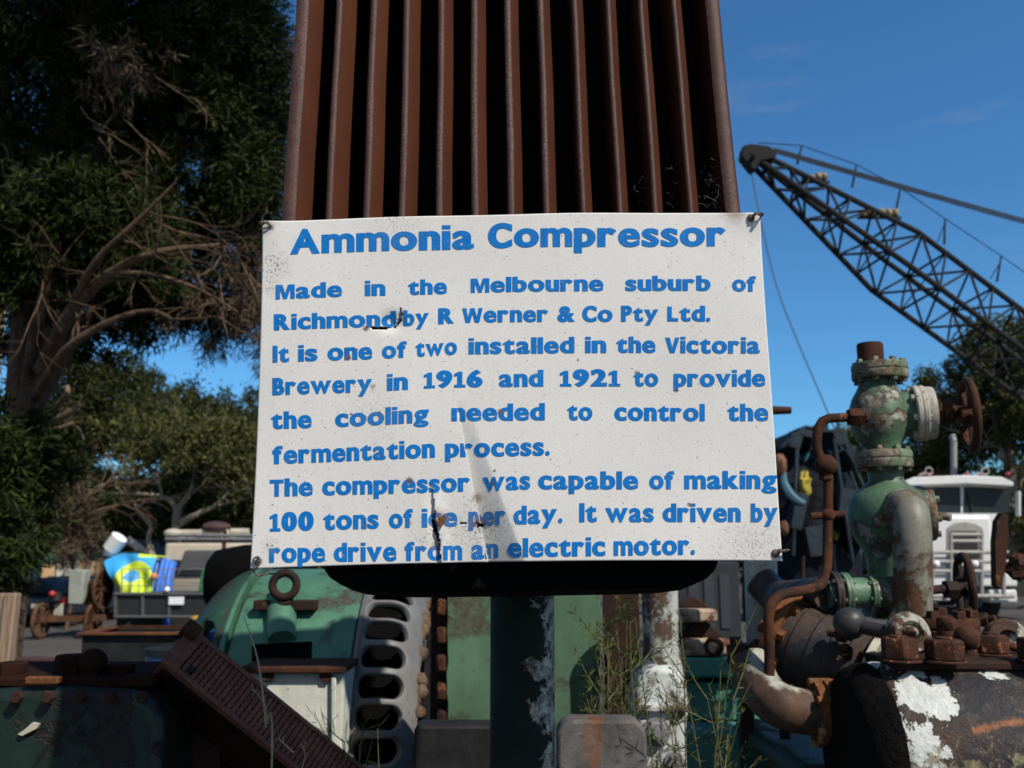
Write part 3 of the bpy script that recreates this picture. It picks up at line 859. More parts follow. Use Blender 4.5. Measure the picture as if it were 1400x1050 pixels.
k = MB(); k.lathe(o_, X, [(mx(480), .05), (mx(486), mR * .87), (mx(545), mR * .83), (mx(550), .05)], 60); k.build('rotor', M['dark_void'], motor)
k = MB(); rng = random.Random(5)
for i in range(80):                                                          # winding ends showing at the slots and the open side
    an = R(100) + R(180) * i / 46
    k.ball(V(mx(rng.choice((560, 565, 569, 573))) + rng.uniform(-.01, .01), mY + math.cos(an) * mR * .82, mz + math.sin(an) * mR * .82), (.022, .018 + rng.random() * .012, .02 + rng.random() * .012), 8, 6, jit=.1)
k.build('winding', metal('winding_dust', (.05, .035, .025), (.20, .13, .08), 20, .9), motor)
k = MB()
k.lathe(o_, X, [(mx(574), .03), (mx(576), mR * .80), (mx(586), mR * .82), (mx(588), .03)], 60)
k.cyl(V(mx(540), mY, mz), V(mx(615), mY, mz), .07, seg=24)
k.build('shaft', M['black_iron'], motor)
# left spider with open arms
k = MB()
shell(k, mx(300), mx(232), lambda s: .97 - .20 * s ** 2, [R(140), R(166), R(192), R(218), R(250)], R(10.5), .18, .86)
sp = k.build('end_spider', M['dkgreen'], motor, angle=60)
md_ = sp.modifiers.new('thick', 'SOLIDIFY'); md_.thickness = .035; md_.offset = 0
md_ = sp.modifiers.new('bevel', 'BEVEL'); md_.width = .006; md_.segments = 2
k = MB(); k.box(V(mx(400), mY, (mz - mR * .72) / 2), (mx(500) - mx(290), .6, mz - mR * .72)); k.build('pedestal', M['dkgreen'], motor, bevel=.01)

# ------------------------------------------------------------------ green guard plate behind the post
M['plate'] = peel('plate_green', (.085, .165, .095), (.11, .16, .10), (.06, .035, .02), .42, 6, .55, .8, .4, spots=.55, streak=.5)
gY = 2.25
gp = thing('guard_plate', 'tall mottled green steel plate with bolted rusty edge behind the post', 'steel plate', V(W(715, 900, gY).x, gY, 0))
k = MB(); rng = random.Random(11)
L = [W(611 + rng.uniform(-1.6, 1.6), y, gY) for y in range(780, 1150, 14)]
Rr = [W((822 if y < 860 else 821) + rng.uniform(-2.2, 1.0), y, gY) for y in range(1143, 779, -14)]
L[-1].z = Rr[0].z = 0
k.prism(L + Rr, (0, .03, 0)); k.build('plate', M['plate'], gp, bevel=.003)
for y in range(792, 1010, 38):
    k = MB(); k.box(W(604, y, gY + .02), (S(13, gY), .05, S(22, gY)), Matrix.Rotation(rng.uniform(-.08, .08), 3, 'Y'))
    k.build('bolt', M['rust'], gp, bevel=.006)
k = MB(); k.beam(W(604, 782, gY + .06), V(W(604, 900, gY).x, gY + .06, 0), S(20, gY), .05); k.build('edge_bar', M['rust_dark'], gp, bevel=.004)
k = MB(); k.beam(W(832, 782, gY + .03), V(W(832, 900, gY).x, gY + .03, 0), S(9, gY), .03)
k.tube([W(838, 800, gY + .12), W(839, 960, gY + .12), V(W(839, 960, gY + .12).x, gY + .12, 0)], .014, 10); a, b = W(836, 780, gY + .3), W(873, 780, gY + .3); k.box(((a.x + b.x) / 2, gY + .33, a.z / 2), (b.x - a.x, .05, a.z)); k.build('stiffener_gap_plate', M['rust_dark'], gp)  # wide plate behind is added to darken the bright gap

# ------------------------------------------------------------------ rusty louvred box lying askew
M['louvre'] = metal('louvre_rust', (.11, .044, .034), (.19, .082, .060), 16, .8)
A = W(221, 903, 1.78); B = W(281, 877, 1.84); Cc = W(455, 1092, 1.86)
lx = (Cc - A).normalized(); wv = (B - A); wv = (wv - lx * wv.dot(lx)); ww = wv.length * 1.08; wy = wv.normalized(); nn = lx.cross(wy).normalized()
if nn.y > 0: nn = -nn
Lb = (Cc - A).length + .1
def BX(a, b, c=0.0): return A + lx * a + wy * b + nn * c
vb = thing('vent_box', 'rust-brown louvred vent box lying askew in front of the motor', 'vent box', V(A.x + .15, A.y - .1, 0))
def obox(mb, a0, a1, b0, b1, c0, c1):
    P = [BX(a, b, c) for c in (c0, c1) for a, b in ((a0, b0), (a1, b0), (a1, b1), (a0, b1))]
    mb.add(P, [(3, 2, 1, 0), (4, 5, 6, 7), (0, 1, 5, 4), (1, 2, 6, 5), (2, 3, 7, 6), (3, 0, 4, 7)])
k = MB(); dp = .085
obox(k, 0, Lb, 0, .008, -dp, 0); obox(k, 0, Lb, ww - .008, ww, -dp, 0); obox(k, 0, .035, .008, ww - .008, -dp, 0); obox(k, .0351, Lb, .008, ww - .008, -dp, -dp + .005)
k.build('case', M['louvre'], vb, bevel=.0015)
k = MB(); a = .038; i = 0
while a < Lb - .01:
    obox(k, a, a + .0085, .0085, ww - .0085, -.012, -.0035 + (i % 3) * .0006); a += .0112; i += 1
for b in np.linspace(.02, ww - .02, 5): obox(k, .036, Lb, b - .0008, b + .0008, -.014, -.0022)
k.build('louvre_panel', M['louvre'], vb)
k = MB(); obox(k, -.012, .02, ww * .72, ww * 1.02, -.012, .022); k.build('tab', M['rust'], vb, bevel=.002)
k = MB(); k.ball(BX(.055, .022, -.004), (.008, .008, .008), 10, 8); k.build('plug', M['black_iron'], vb)
k = MB(); obox(k, .01, Lb, -.004, .0, -dp - .1, -.02); obox(k, -.001, .0, .0, ww * .9, -dp - .08, -.01)
k.build('side_skirt', M['painted_shade'], vb)
k = MB(); p = BX(Lb * .55, ww * .4, -.13); k.box((p.x, p.y + .05, p.z / 2), (.12, .12, p.z)); p = BX(.1, ww * .5, -.12); k.box((p.x, p.y + .05, p.z / 2), (.1, .1, p.z))
k.build('support', M['rust_dark'], vb)
st = MB(); rng = random.Random(8)
for a, b, c, r in ((W(333, 843, 1.7), W(352, 900, 1.65), W(364, 986, 1.6), .0016), (W(345, 942, 1.6), W(360, 960, 1.58), W(366, 990, 1.58), .0008), (W(381, 1010, 1.52), W(392, 1020, 1.5), W(402, 1029, 1.5), .0013), (W(372, 955, 1.58), W(362, 975, 1.58), W(364, 995, 1.57), .0008), (W(415, 1020, 1.5), W(417, 1035, 1.5), W(413, 1050, 1.5), .0008)):
    st.tube(curve_pts([a, b, c], 6), [r * (.5 + i / 12 * .8) for i in range(13)], 5)
    for _ in range(4):
        s_ = a.lerp(b, rng.random()); st.tube([s_, s_ + V(rng.uniform(-.008, .008), 0, rng.uniform(.002, .012))], .0005, 4)
st.tube(curve_pts([W(364, 986, 1.6), W(372, 1040, 1.6), V(W(372, 1040, 1.6).x, 1.62, .5), V(W(380, 1040, 1.6).x, 1.62, 0)], 6), .0018, 5)
tag(st.build('dry_stalk', plain('straw', (.34, .25, .15), .8), None, org=V(W(372, 1040, 1.6).x, 1.62, 0)), 'thin dry straw stalk bent in front of the louvred box', 'dry grass')

# ------------------------------------------------------------------ dark green casting, bottom left
cY = 1.75
cg = thing('engine_casting', 'large dark green chipped engine casting with nuts and a ball on top', 'casting', V(W(90, 1000, cY).x, cY, 0))
M['casting'] = peel('casting_green', (.010, .024, .018), (.010, .010, .011), (.014, .009, .007), .46, 5, .42, .6, .7, streak=.5, bd=.004)  # paint darkened to put the shade over this corner into its colour
k = MB()
P = [(-70, 1120), (-70, 962), (-40, 946), (20, 942), (90, 940), (180, 945), (208, 958), (222, 990), (228, 1120)]
P = [W(x, y, cY) for x, y in P]; P[0].z = P[-1].z = 0
k.prism(P, (0, .34, 0)); k.build('body', M['casting'], cg, bevel=.02, seg=4)
k = MB(); a, b = W(-70, 934, cY + .02), W(205, 934, cY + .02)
k.box(((a.x + b.x) / 2, cY + .16, a.z), (b.x - a.x, .26, S(13, cY))); k.build('top_flange', M['painted_shade'], cg, bevel=.004)  # flange, nuts and ball cap darkened to paint in their shade
k = MB(); a, b = W(33, 931, cY - .005), W(78, 931, cY - .005); k.beam(a + V(0, .012, 0), b + V(0, .012, 0), .02, S(9, cY)); k.build('rusty_strip', M['rust_orange'], cg, bevel=.002)
for x, y, r, h in ((14, 941, 21, 16), (95, 934, 22, 26), (163, 935, 20, 13)):
    k = MB(); c = W(x, y, cY + .09); c.z = W(-70, 934, cY + .02).z + S(6, cY); k.nut(c, (0, 0, 1), S(r, cY), S(h, cY), turn=.3); k.build('nut', M['painted_shade'], cg, bevel=.002)
k = MB(); c = W(127, 906, cY + .06); k.ball(c, S(19, cY), jit=.02); k.cyl(c, c - V(0, 0, S(30, cY)), S(12, cY), S(16, cY)); k.build('ball_cap', M['painted_shade'], cg)
k = MB(); a, b = W(-60, 952, cY - .012), W(196, 952, cY - .012)
for i in range(7):
    c = a.lerp(b, i / 6); k = MB(); k.nut(c, (0, -1, 0), S(8, cY), .012, turn=i); k.build('bolt', M['rust_dark'], cg)
k = MB(); k.tube(curve_pts([W(60, 928, cY + .22), W(75, 914, cY + .22), W(120, 912, cY + .24), W(170, 918, cY + .22), W(190, 935, cY + .2)], 6), S(6, cY), 12); k.cyl(W(186, 932, cY + .2), W(186, 915, cY + .2), S(13, cY), seg=8); k.build('oil_pipe', M['rust_dark'], cg)
k = MB()
pts = [(24, 1004), (34, 997), (44, 988), (53, 990), (50, 996), (42, 1000), (30, 1006)]
k.prism([W(x, y, cY - .0095) for x, y in pts], (0, .008, 0)); k.build('bare_chip', plain('pale_primer', (.42, .38, .30), .8), cg, smooth=False)
k = MB(); a = W(200, 930, cY + .1); k.box((a.x, cY + .2, a.z / 2 + .0), (.09, .2, a.z)); k.build('end_lug', M['casting'], cg, bevel=.006)

# ------------------------------------------------------------------ dark tank, barrel, rail, timber post
M['tank'] = metal('tank_black', (.006, .008, .009), (.018, .020, .022), 9, .55, c3=(.03, .02, .014), amt=.62)
tk = thing('steel_tank', 'black open steel tank with a rusty orange rim left of the motor', 'tank', V(W(172, 900, 3.4).x, 3.7, 0))
a, b = W(112, 868, 3.4), W(240, 866, 3.4)
k = MB(); zt = a.z; xm = (a.x + b.x) / 2; wx = b.x - a.x
k.box((xm, 3.412, zt / 2), (wx, .012, zt)); k.box((a.x, 3.55, zt / 2), (.012, .26, zt)); k.box((b.x, 3.55, zt / 2), (.012, .26, zt)); k.box((xm, 3.68, zt / 2), (wx, .012, zt)); k.build('wall', M['tank'], tk)
k = MB(); k.box((xm, 3.55, zt - .03), (wx - .02, .25, .01)); k.build('cover', M['dark_void'], tk)
k = MB(); e = .016
e = .011; k.box((xm, 3.40, zt + .004), (wx + .03, .03, e)); k.box((xm, 3.69, zt + .004), (wx + .03, .03, e)); k.box((a.x, 3.545, zt + .004), (.03, .26, e)); k.box((b.x, 3.545, zt + .004), (.03, .26, e))
k.build('rim', metal('rim_rust', (.05, .02, .01), (.16, .06, .024), 18, .85), tk, bevel=.003)
M['bluedrum'] = plain('blue_plastic', (.008, .035, .13), .4, .2)
c = W(216, 897, 2.9)
dr = thing('blue_drum', 'dark blue plastic drum beside the louvred box', 'drum', V(c.x, c.y + .1, 0))
k = MB(); z = c.z; r_ = S(33, 2.9)
k.lathe(V(c.x, c.y + .1, 0), V(0, 0, 1), [(0, 0), (0, r_ * .95), (.02, r_)] + [(z * f, r_ * q) for f, q in ((.3, 1), (.32, 1.02), (.34, 1), (.64, 1), (.66, 1.02), (.68, 1), (.96, 1))] + [(z, r_ * .95)], 32); k.build('shell', M['bluedrum'], dr)
k = MB(); k.lathe(V(c.x, c.y + .1, z - .005), V(0, 0, 1), [(0, r_ * .98), (0, r_ * 1.03), (.02, r_ * 1.03), (.02, r_ * .9), (.008, .001)], 32); k.build('lid', M['tank'], dr)
c = W(258, 862, 4.4)
k = MB(); k.lathe(V(c.x, c.y, 0), V(0, 0, 1), [(0, .001), (0, .14), (c.z, .15), (c.z, .001)], 28)
tag(k.build('blue_bucket', plain('bright_blue', (.012, .06, .28), .4), None, bevel=.004, org=V(c.x, c.y, 0)), 'bright blue bin showing through the open arms of the motor', 'bin')
k = MB(); c = W(268, 846, 4.9); k.ball(c, (.03, .03, .018), 12, 8); k.cyl(c, V(c.x, c.y, 0), .015)  # yellow cap on a stub
tag(k.build('yellow_cap', plain('yellow_plastic', (.30, .19, .012), .6), None, org=V(c.x, c.y, 0)), 'small yellow cap on a stub above the blue bin', 'cap')
k = MB(); a, b = W(-60, 904, 6.2), W(125, 902, 6.2); k.cyl(a, b, .02, seg=16)
for p in (a, b): k.cyl(p, V(p.x, p.y, 0), .03, seg=14)
tag(k.build('pipe_rail', plain('rail_red', (.045, .015, .013), .7), None, org=V((a.x + b.x) / 2, 6.2, 0)), 'low dark red pipe rail crossing the gravel behind the engine casting', 'rail')
def wood_mat():
    t = NT('weathered_timber')
    n = t.noise(9, 8, .7, co=t.mapco((3, 3, .25))); n2 = t.noise(60, 5, .6, co=t.mapco((1, 1, .05)))
    c = t.mix(t.ramp(n, [(.35, 0), (.65, 1)]), (.28, .20, .135), (.15, .095, .06))
    c = t.mix(t.ramp(n2, [(.4, .5), (.6, 0)]), c, (.06, .04, .028)); t.bump(n2, .5, .004)
    return t.done(c, .85)
M['timber'] = wood_mat()
a = W(4, 900, 6.0); k = MB(); zt = W(4, 811, 6.0).z
k.box((a.x - .06, 6.0, zt / 2), (.24, .08, zt)); k.box((a.x + .015, 5.95, zt / 2), (.04, .02, zt))
tag(k.build('timber_post', M['timber'], None, bevel=.008, org=V(a.x, 6.0, 0)), 'thick weathered timber post at the left, under the big tree', 'post')

# ------------------------------------------------------------------ ammonia compressor, right
VG = (.060, .175, .085)
M['valve'] = peel('valve_green', (.085, .160, .098), (.42, .43, .37), (.085, .038, .018), .47, 9, .45, .75, .8, spots=.8, streak=.8, bd=.004)
M['valve_flange'] = peel('flange_green', (.12, .17, .10), (.30, .28, .22), (.13, .055, .022), .49, 14, .55, .85, .8, spots=.7, bd=.003)
M['greypipe'] = peel('pipe_grey', (.20, .20, .16), (.11, .055, .03), (.12, .05, .022), .41, 8, .5, .85, .7, spots=.6, streak=.7)
M['ring'] = peel('ring_white', (.40, .39, .33), (.06, .04, .03), (.12, .05, .02), .50, 14, .6, .85, .9, spots=1.0, streak=.9)
M['greyblue'] = peel('grey_iron', (.026, .031, .035), (.035, .032, .030), (.07, .035, .02), .47, 6, .45, .7, .5)
M['offwhite'] = peel('off_white_pipe', (.44, .42, .35), (.30, .22, .15), (.16, .06, .02), .36, 9, .6, .85, .4, spots=1.0)
M['wht_flake'] = peel('white_flaking', (.58, .60, .58), (.020, .019, .020), (.07, .028, .015), .50, 3.6, .45, .65, .9, spots=.25, bd=.006)
M['rustnut'] = metal('nut_rust', (.012, .007, .006), (.075, .028, .014), 26, .8, bump=.8, fleck=(((.26, .10, .03), .58), ((.40, .28, .15), .66)))
vY = 2.2
comp = thing('ammonia_compressor', 'old ammonia compressor with green stop valve, flaking white cylinder and rusty pipework', 'compressor', V(W(1230, 900, vY).x, vY, 0))
def vz(y): return W(1200, y, vY).z
def vrt(mb, x, prof, Y=vY, seg=36, jit=0.0):
    c = W(x, 650, Y); c = V(c.x, Y, 0)
    mb.lathe(c, (0, 0, 1), [(W(x, y, Y).z, S(r, Y)) for y, r in reversed(prof)], seg, 0, jit)
k = MB(); vrt(k, 1202, [(470, 0), (470, 17), (473, 18), (500, 18)], seg=24, jit=.02); k.build('pipe_stub', M['rust'], comp)
k = MB(); k.flange(V(W(1202, 500, vY).x, vY, vz(519)), (0, 0, 1), S(38, vY), vz(498) - vz(519), 8); k.build('top_flange', M['valve_flange'], comp)
k = MB()
vrt(k, 1208, [(515, 24), (528, 25), (535, 29), (545, 35), (557, 39), (572, 40), (585, 38.5), (598, 33), (608, 28), (618, 26), (622, 26)])
c = W(1215, 570, vY)
k.cyl(W(1212, 566, vY), W(1250, 566, vY), S(27, vY), S(34, vY), 32)
body = k.build('valve_body', M['valve'], comp, angle=50)
Xd = V(.96, -.25, .03).normalized()
c = W(1249, 566, vY - .01)
k = MB(); k.flange(c, Xd, S(39, vY), S(15, vY), 7); k.lathe(c + Xd * S(15, vY), Xd, [(0, S(36, vY)), (S(5, vY), S(37, vY)), (S(11, vY), S(36, vY)), (S(13, vY), S(10, vY))], 36)
bon = k.build('bonnet', M['offwhite'], body)
k = MB(); c2 = c + Xd * S(28, vY)
k.lathe(c2, Xd, [(0, S(18, vY)), (S(6, vY), S(19, vY)), (S(8, vY), S(13, vY)), (S(14, vY), S(14, vY)), (S(16, vY), S(18, vY)), (S(22, vY), S(17, vY)), (S(26, vY), S(8, vY)), (S(50, vY), S(6, vY)), (S(62, vY), S(6, vY))], 8)
k.build('packing_gland', M['rust'], body)
def handwheel(mb, c, ax, RR, r):
    mb.torus(c, ax, RR, r, 44, 10); ax = Vector(ax).normalized(); t = ax.cross(V(0, 0, 1)).normalized(); q = ax.cross(t)
    mb.cyl(c - ax * r * 2, c + ax * r * 2, r * 2.2, seg=16)
    for i in range(5):
        A = 2 * math.pi * i / 5 + .3; e = t * math.cos(A) + q * math.sin(A)
        mb.beam(c + e * r, c + e * RR, r * 1.5, r * .9, ax)
k = MB(); handwheel(k, W(1325, 567, vY - .06), V(.965, -.26, 0.02), S(46, vY), S(5.5, vY)); k.build('handwheel', M['rust'], body)
k = MB(); k.flange(V(W(1208, 628, vY).x, vY, vz(640)), (0, 0, 1), S(38, vY), vz(617) - vz(640), 8); k.build('middle_flange', M['valve_flange'], comp)
k = MB()
vrt(k, 1211, [(638, 27), (648, 23), (657, 23), (664, 30), (672, 42), (684, 51), (700, 55), (716, 54), (735, 47), (750, 38), (765, 33), (845, 31)])
k.cyl(W(1215, 702, vY), W(1258, 702, vY), S(36, vY), S(38, vY), 32)
tee = k.build('tee_body', M['valve'], comp, angle=50)
k = MB(); k.flange(W(1254, 703, vY), Xd, S(37, vY), S(20, vY), 7); k.cyl(W(1272, 703, vY), W(1300, 708, vY - .03), S(5, vY), seg=12); k.build('blank_flange', M['valve_flange'], tee)
k = MB()
rE = S(23.5, vY)
pts = curve_pts([W(1222, 712, vY - .01), W(1232, 694, vY - .07), W(1243, 700, vY - .13), W(1247, 730, vY - .15), W(1248, 780, vY - .15), W(1248, 838, vY - .14)], 7)
k.tube(pts, [rE * (1.06 if i < 10 else 1) for i in range(len(pts))], 28); k.build('bent_pipe', M['greypipe'], comp, angle=60)
k = MB(); k.flange(V(W(1250, 850, vY).x, vY - .12, vz(866)), (0, 0, 1), S(49, vY), vz(838) - vz(866), 8, S(8, vY)); k.build('foot_flange', M['rust'], comp)
k = MB(); vrt(k, 1251, [(860, 26), (1000, 26)], vY - .12); k.build('riser_pipe', M['valve'], comp)
k = MB(); a, b = W(1130, 812, vY - .10), W(1226, 808, vY - .10); k.cyl(a, b, S(19, vY), seg=28); k.flange(W(1150, 812, vY - .10), X, S(27, vY), S(9, vY), 6); k.flange(W(1186, 811, vY - .10), X, S(24, vY), S(8, vY), 6); k.cyl(b, b + V(.01, .12, 0), S(18, vY), seg=20)
k.build('green_branch_pipe', M['valve'], comp)
k = MB(); k.tube(curve_pts([W(1040, 795, vY + .25), W(1062, 815, vY + .2), W(1090, 818, vY + .04), W(1135, 812, vY - .10)], 6), S(25, vY), 28); k.flange(W(1136, 812, vY - .10), X, S(29, vY), S(9, vY), 6); k.build('cross_pipe', M['greyblue'], comp)
k = MB(); yy = 2.5
c = W(1041, 800, yy)
k.lathe(V(c.x, yy, 0), (0, 0, 1), [(W(1041, y, yy).z, S(r, yy)) for y, r in ((960, 26), (890, 24), (870, 23), (800, 22), (740, 22), (700, 22))], 32); k.build('upright_pipe', M['offwhite'], comp)
k = MB(); k.flange(V(c.x - .01, yy, W(1041, 908, yy).z), (0, 0, 1), S(45, yy), S(24, yy), 6, S(8, yy)); k.build('pipe_foot', M['rust'], comp)
# small bore pipe
sY = 2.12; rs = S(6.6, sY)
k = MB()
k.tube(curve_pts([W(1176, 570, sY), W(1150, 571, sY), W(1133, 572, sY)], 3) + curve_pts([W(1124, 576, sY), W(1118, 590, sY), W(1117, 612, sY), W(1122, 628, sY)], 5), rs, 14)
k.tube([W(1132, 640, sY), W(1132, 700, sY), W(1131, 770, sY)] + curve_pts([W(1130, 785, sY - .02), W(1122, 800, sY - .04), W(1100, 807, sY - .08), W(1072, 812, sY - .12), W(1058, 822, sY - .14), W(1051, 842, sY - .15), W(1052, 900, sY - .15), W(1051, 940, sY - .15)], 6), rs, 14)
k.build('small_pipe', M['rust'], comp, angle=60)
k = MB()
k.nut(W(1178, 570, sY), (-1, 0, 0), S(13, sY), S(19, sY)); k.cyl(W(1176, 570, sY), W(1186, 570, vY), S(9, sY), seg=12); k.build('pipe_fitting', M['rust'], comp); k = MB()
k.ball(W(1129, 636, sY - .004), (S(16, sY), S(14, sY), S(15, sY)), 16, 10); k.nut(W(1129, 648, sY), (0, 0, -1), S(10, sY), S(9, sY)); k.build('pipe_fitting', M['rust'], comp); k = MB()
k.tube([W(1108, 706, sY), W(1132, 704, sY), W(1154, 703, sY)], S(5, sY), 10); k.ball(W(1132, 704, sY), S(10, sY), 12, 8)
k.build('pipe_fitting', M['rust'], comp)
# second handwheel and blade shaped lever behind the cylinder
k = MB(); c = W(1319, 802, 2.25); handwheel(k, c, V(.97, -.22, 0), S(41, 2.25), S(5.5, 2.25)); k.cyl(c, W(1262, 808, 2.15), S(6, 2.2), seg=12); k.nut(W(1292, 806, 2.2), (1, 0, 0), S(13, 2.2), S(16, 2.2)); k.build('lower_handwheel', M['rust_dark'], comp)
k = MB()
P = [(1362, 800), (1361, 740), (1364, 712), (1371, 701), (1378, 703), (1379, 730), (1375, 775), (1369, 805)]
k.prism([W(x, y, 2.7) for x, y in P], (0, .03, 0)); k.beam(W(1370, 775, 2.72), W(1480, 778, 2.72), .03); pp = W(1480, 778, 2.72); k.beam(pp, V(pp.x, pp.y, 0), .05)
k.ball(W(1392, 776, 2.7), (.035, .03, .035), 10, 7, jit=.25); k.build('lever_blade', M['rust'], comp, bevel=.006)
# big flaking cylinder in the right foreground
hY = 1.85; hR = S(118, hY); hc = W(1200, 1033, hY); hz = hc.z
k = MB(); x0 = W(1222, 1000, hY - hR * .6).x; x1 = W(1530, 1000, hY).x
k.lathe(V(0, hY, hz), X, [(x0, hR * .6), (x0, hR * .97), (x0 + .01, hR), (x1, hR), (x1, hR * .6)], 80)
cyl = k.build('cylinder', None, comp)
def flaked():
    """black-brown iron keeping a few ragged islands of white paint"""
    t = NT('flaked_white'); sep = t.n.new('ShaderNodeSeparateXYZ'); t.t.links.new(t.co, sep.inputs[0])
    nz = t.noise(13, 10, .68, dist=.4); n2 = t.noise(40, 6, .7); n3 = t.noise(6, 6, .6, co=t.mapco((1, 1, 1), (4, 4, 2)))
    tot = None
    for x, y, r, a in ((1262, 950, 30, 1), (1284, 966, 26, 1), (1264, 1008, 28, 1), (1300, 944, 18, .8), (1395, 890, 34, 1), (1250, 1040, 34, .9), (1470, 1000, 60, 1)):
        q = W(x, y, hY - hR * .8) - comp.location
        dx = t.math('SUBTRACT', sep.outputs[0], q.x); dz = t.math('SUBTRACT', sep.outputs[2], q.z)
        d = t.math('DIVIDE', t.math('SQRT', t.math('ADD', t.math('MULTIPLY', dx, dx), t.math('MULTIPLY', dz, dz))), S(r, hY))
        v = t.math('SUBTRACT', a, t.math('MULTIPLY', d, .6))
        tot = v if tot is None else t.math('MAXIMUM', tot, v)
    f = t.math('ADD', tot, t.math('MULTIPLY', t.math('SUBTRACT', nz, .5), 2.6))
    mask = t.ramp(f, [(.40, 0), (.425, 1)]); rim = t.ramp(f, [(.30, 0), (.40, 1), (.43, 0)])
    iron = t.mix(t.ramp(n3, [(.40, 0), (.60, 1)]), (.020, .019, .021), (.050, .028, .020)); iron = t.mix(t.ramp(n2, [(.55, 0), (.7, .8)]), iron, (.10, .075, .06))
    iron = t.mix(t.ramp(t.noise(9, 8, .7, co=t.mapco((1, 1, 2.2), (8, 1, 5))), [(.63, 0), (.67, .9)]), iron, (.22, .08, .03))
    white = t.mix(t.ramp(n2, [(.3, 0), (.7, 1)]), (.44, .46, .44), (.60, .61, .58))
    c = t.mix(t.math('MULTIPLY', rim, .7), iron, (.012, .01, .01)); c = t.mix(mask, c, white)
    iron = None
    q = W(1370, 992, hY - hR * .9) - comp.location; dz = t.math('ABSOLUTE', t.math('ADD', t.math('SUBTRACT', sep.outputs[2], q.z), t.math('MULTIPLY', t.math('SUBTRACT', sep.outputs[0], q.x), -.15)))
    sd_ = t.math('ADD', t.math('DIVIDE', dz, .007), t.math('MULTIPLY', t.math('SUBTRACT', t.noise(17, 10, .72), .5), 9.0))
    c = t.mix(t.math('MULTIPLY', t.ramp(sd_, [(.0, .9), (1.0, 0)]), t.math('GREATER_THAN', sep.outputs[0], W(1335, 990, hY - hR).x - comp.location.x)), c, (.26, .10, .035))
    low = W(1300, 1012, hY - hR).z - comp.location.z
    lf = t.math('ADD', t.math('MULTIPLY', t.math('SUBTRACT', low, sep.outputs[2]), 9.0), t.math('MULTIPLY', t.math('SUBTRACT', t.noise(30, 8, .7, co=t.mapco((1, 1, 1), (1, 6, 3))), .5), 3.0))
    c = t.mix(t.ramp(lf, [(.35, 0), (.45, .85)]), c, t.mix(t.ramp(n2, [(.35, 0), (.6, 1)]), (.05, .045, .025), (.26, .22, .13)))
    t.bump(t.math('ADD', t.math('MULTIPLY', mask, 1.2), t.math('MULTIPLY', n2, .9)), .9, .007)
    return t.done(c, t.mix(mask, (.6,) * 3, (.4,) * 3), spec=.3)
cyl.data.materials.clear(); cyl.data.materials.append(flaked())
k = MB(); k.lathe(V(0, hY, hz), X, [(x0 - .065, .001), (x0 - .064, hR * .55), (x0 - .055, hR * .78), (x0 - .035, hR * .93), (x0 - .012, hR * .99), (x0 - .001, hR * .99)], 64, jit=.004); k.build('end_cover', metal('lagging_black', (.004, .004, .004), (.016, .013, .011), 9, .95, bump=1.0, bd=.02, spec=.05), cyl, angle=60)
k = MB(); a, b = W(1206, 925, hY), W(1520, 917, hY)
k.box(((a.x + b.x) / 2, hY + .03, hz + hR * 1.0), (b.x - a.x, hR * 1.1, S(12, hY))); k.build('cover_plate', M['rust_dark'], cyl, bevel=.005)
zt = hz + hR * 1.0 + S(6, hY)
for x, dy, r, h, up in ((1231, -.07, 24, 26, 1), (1292, -.085, 24, 25, 1), (1357, .03, 22, 24, 1), (1420, -.07, 24, 26, 1)):
    c = W(x, 900, hY + dy); c.z = zt
    k = MB(); k.lathe(c, (0, 0, 1), [(0, .001), (0, S(r * 1.12, hY)), (.005, S(r * 1.1, hY)), (.006, .001)], 24); k.nut(c + V(0, 0, .006), (0, 0, 1), S(r, hY), S(h, hY), turn=random.random()); k.cyl(c, c + V(0, 0, S(h + 7, hY)), S(r * .45, hY), seg=14); k.build('nut', M['rustnut'], cyl, bevel=.002)
c = W(1322, 873, hY + .02)
k = MB(); k.ball(c, S(17.5, hY), jit=.012); k.cyl(c, V(c.x, c.y, zt), S(9, hY), S(13, hY), 16); k.build('ball_knob', M['rustnut'], cyl)
k = MB(); a, b = W(1296, 855, hY + .1), W(1402, 890, hY + .06); k.cyl(a, b, S(6, hY), seg=12); k.ball(a, (S(13, hY),) * 3, 12, 8, jit=.1); k.cyl(a + V(0, 0, -.03), a + V(0, .01, .014), S(16, hY), S(12, hY), 16); k.cyl(a, V(a.x, a.y, zt), S(10, hY), seg=12); k.build('rod', M['rust'], comp)
k = MB(); c = W(1383, 878, hY + .16); k.lathe(c + V(0, .03, 0), (-.15, -1, .2), [(0, S(31, hY)), (.02, S(31, hY)), (.03, S(27, hY)), (.03, S(14, hY)), (.02, S(12, hY)), (.02, 0)], 32); k.cyl(c + V(0, .02, 0), V(c.x, c.y + .02, .5), S(18, hY), seg=16); k.build('bearing_cap', M['ring'], comp)
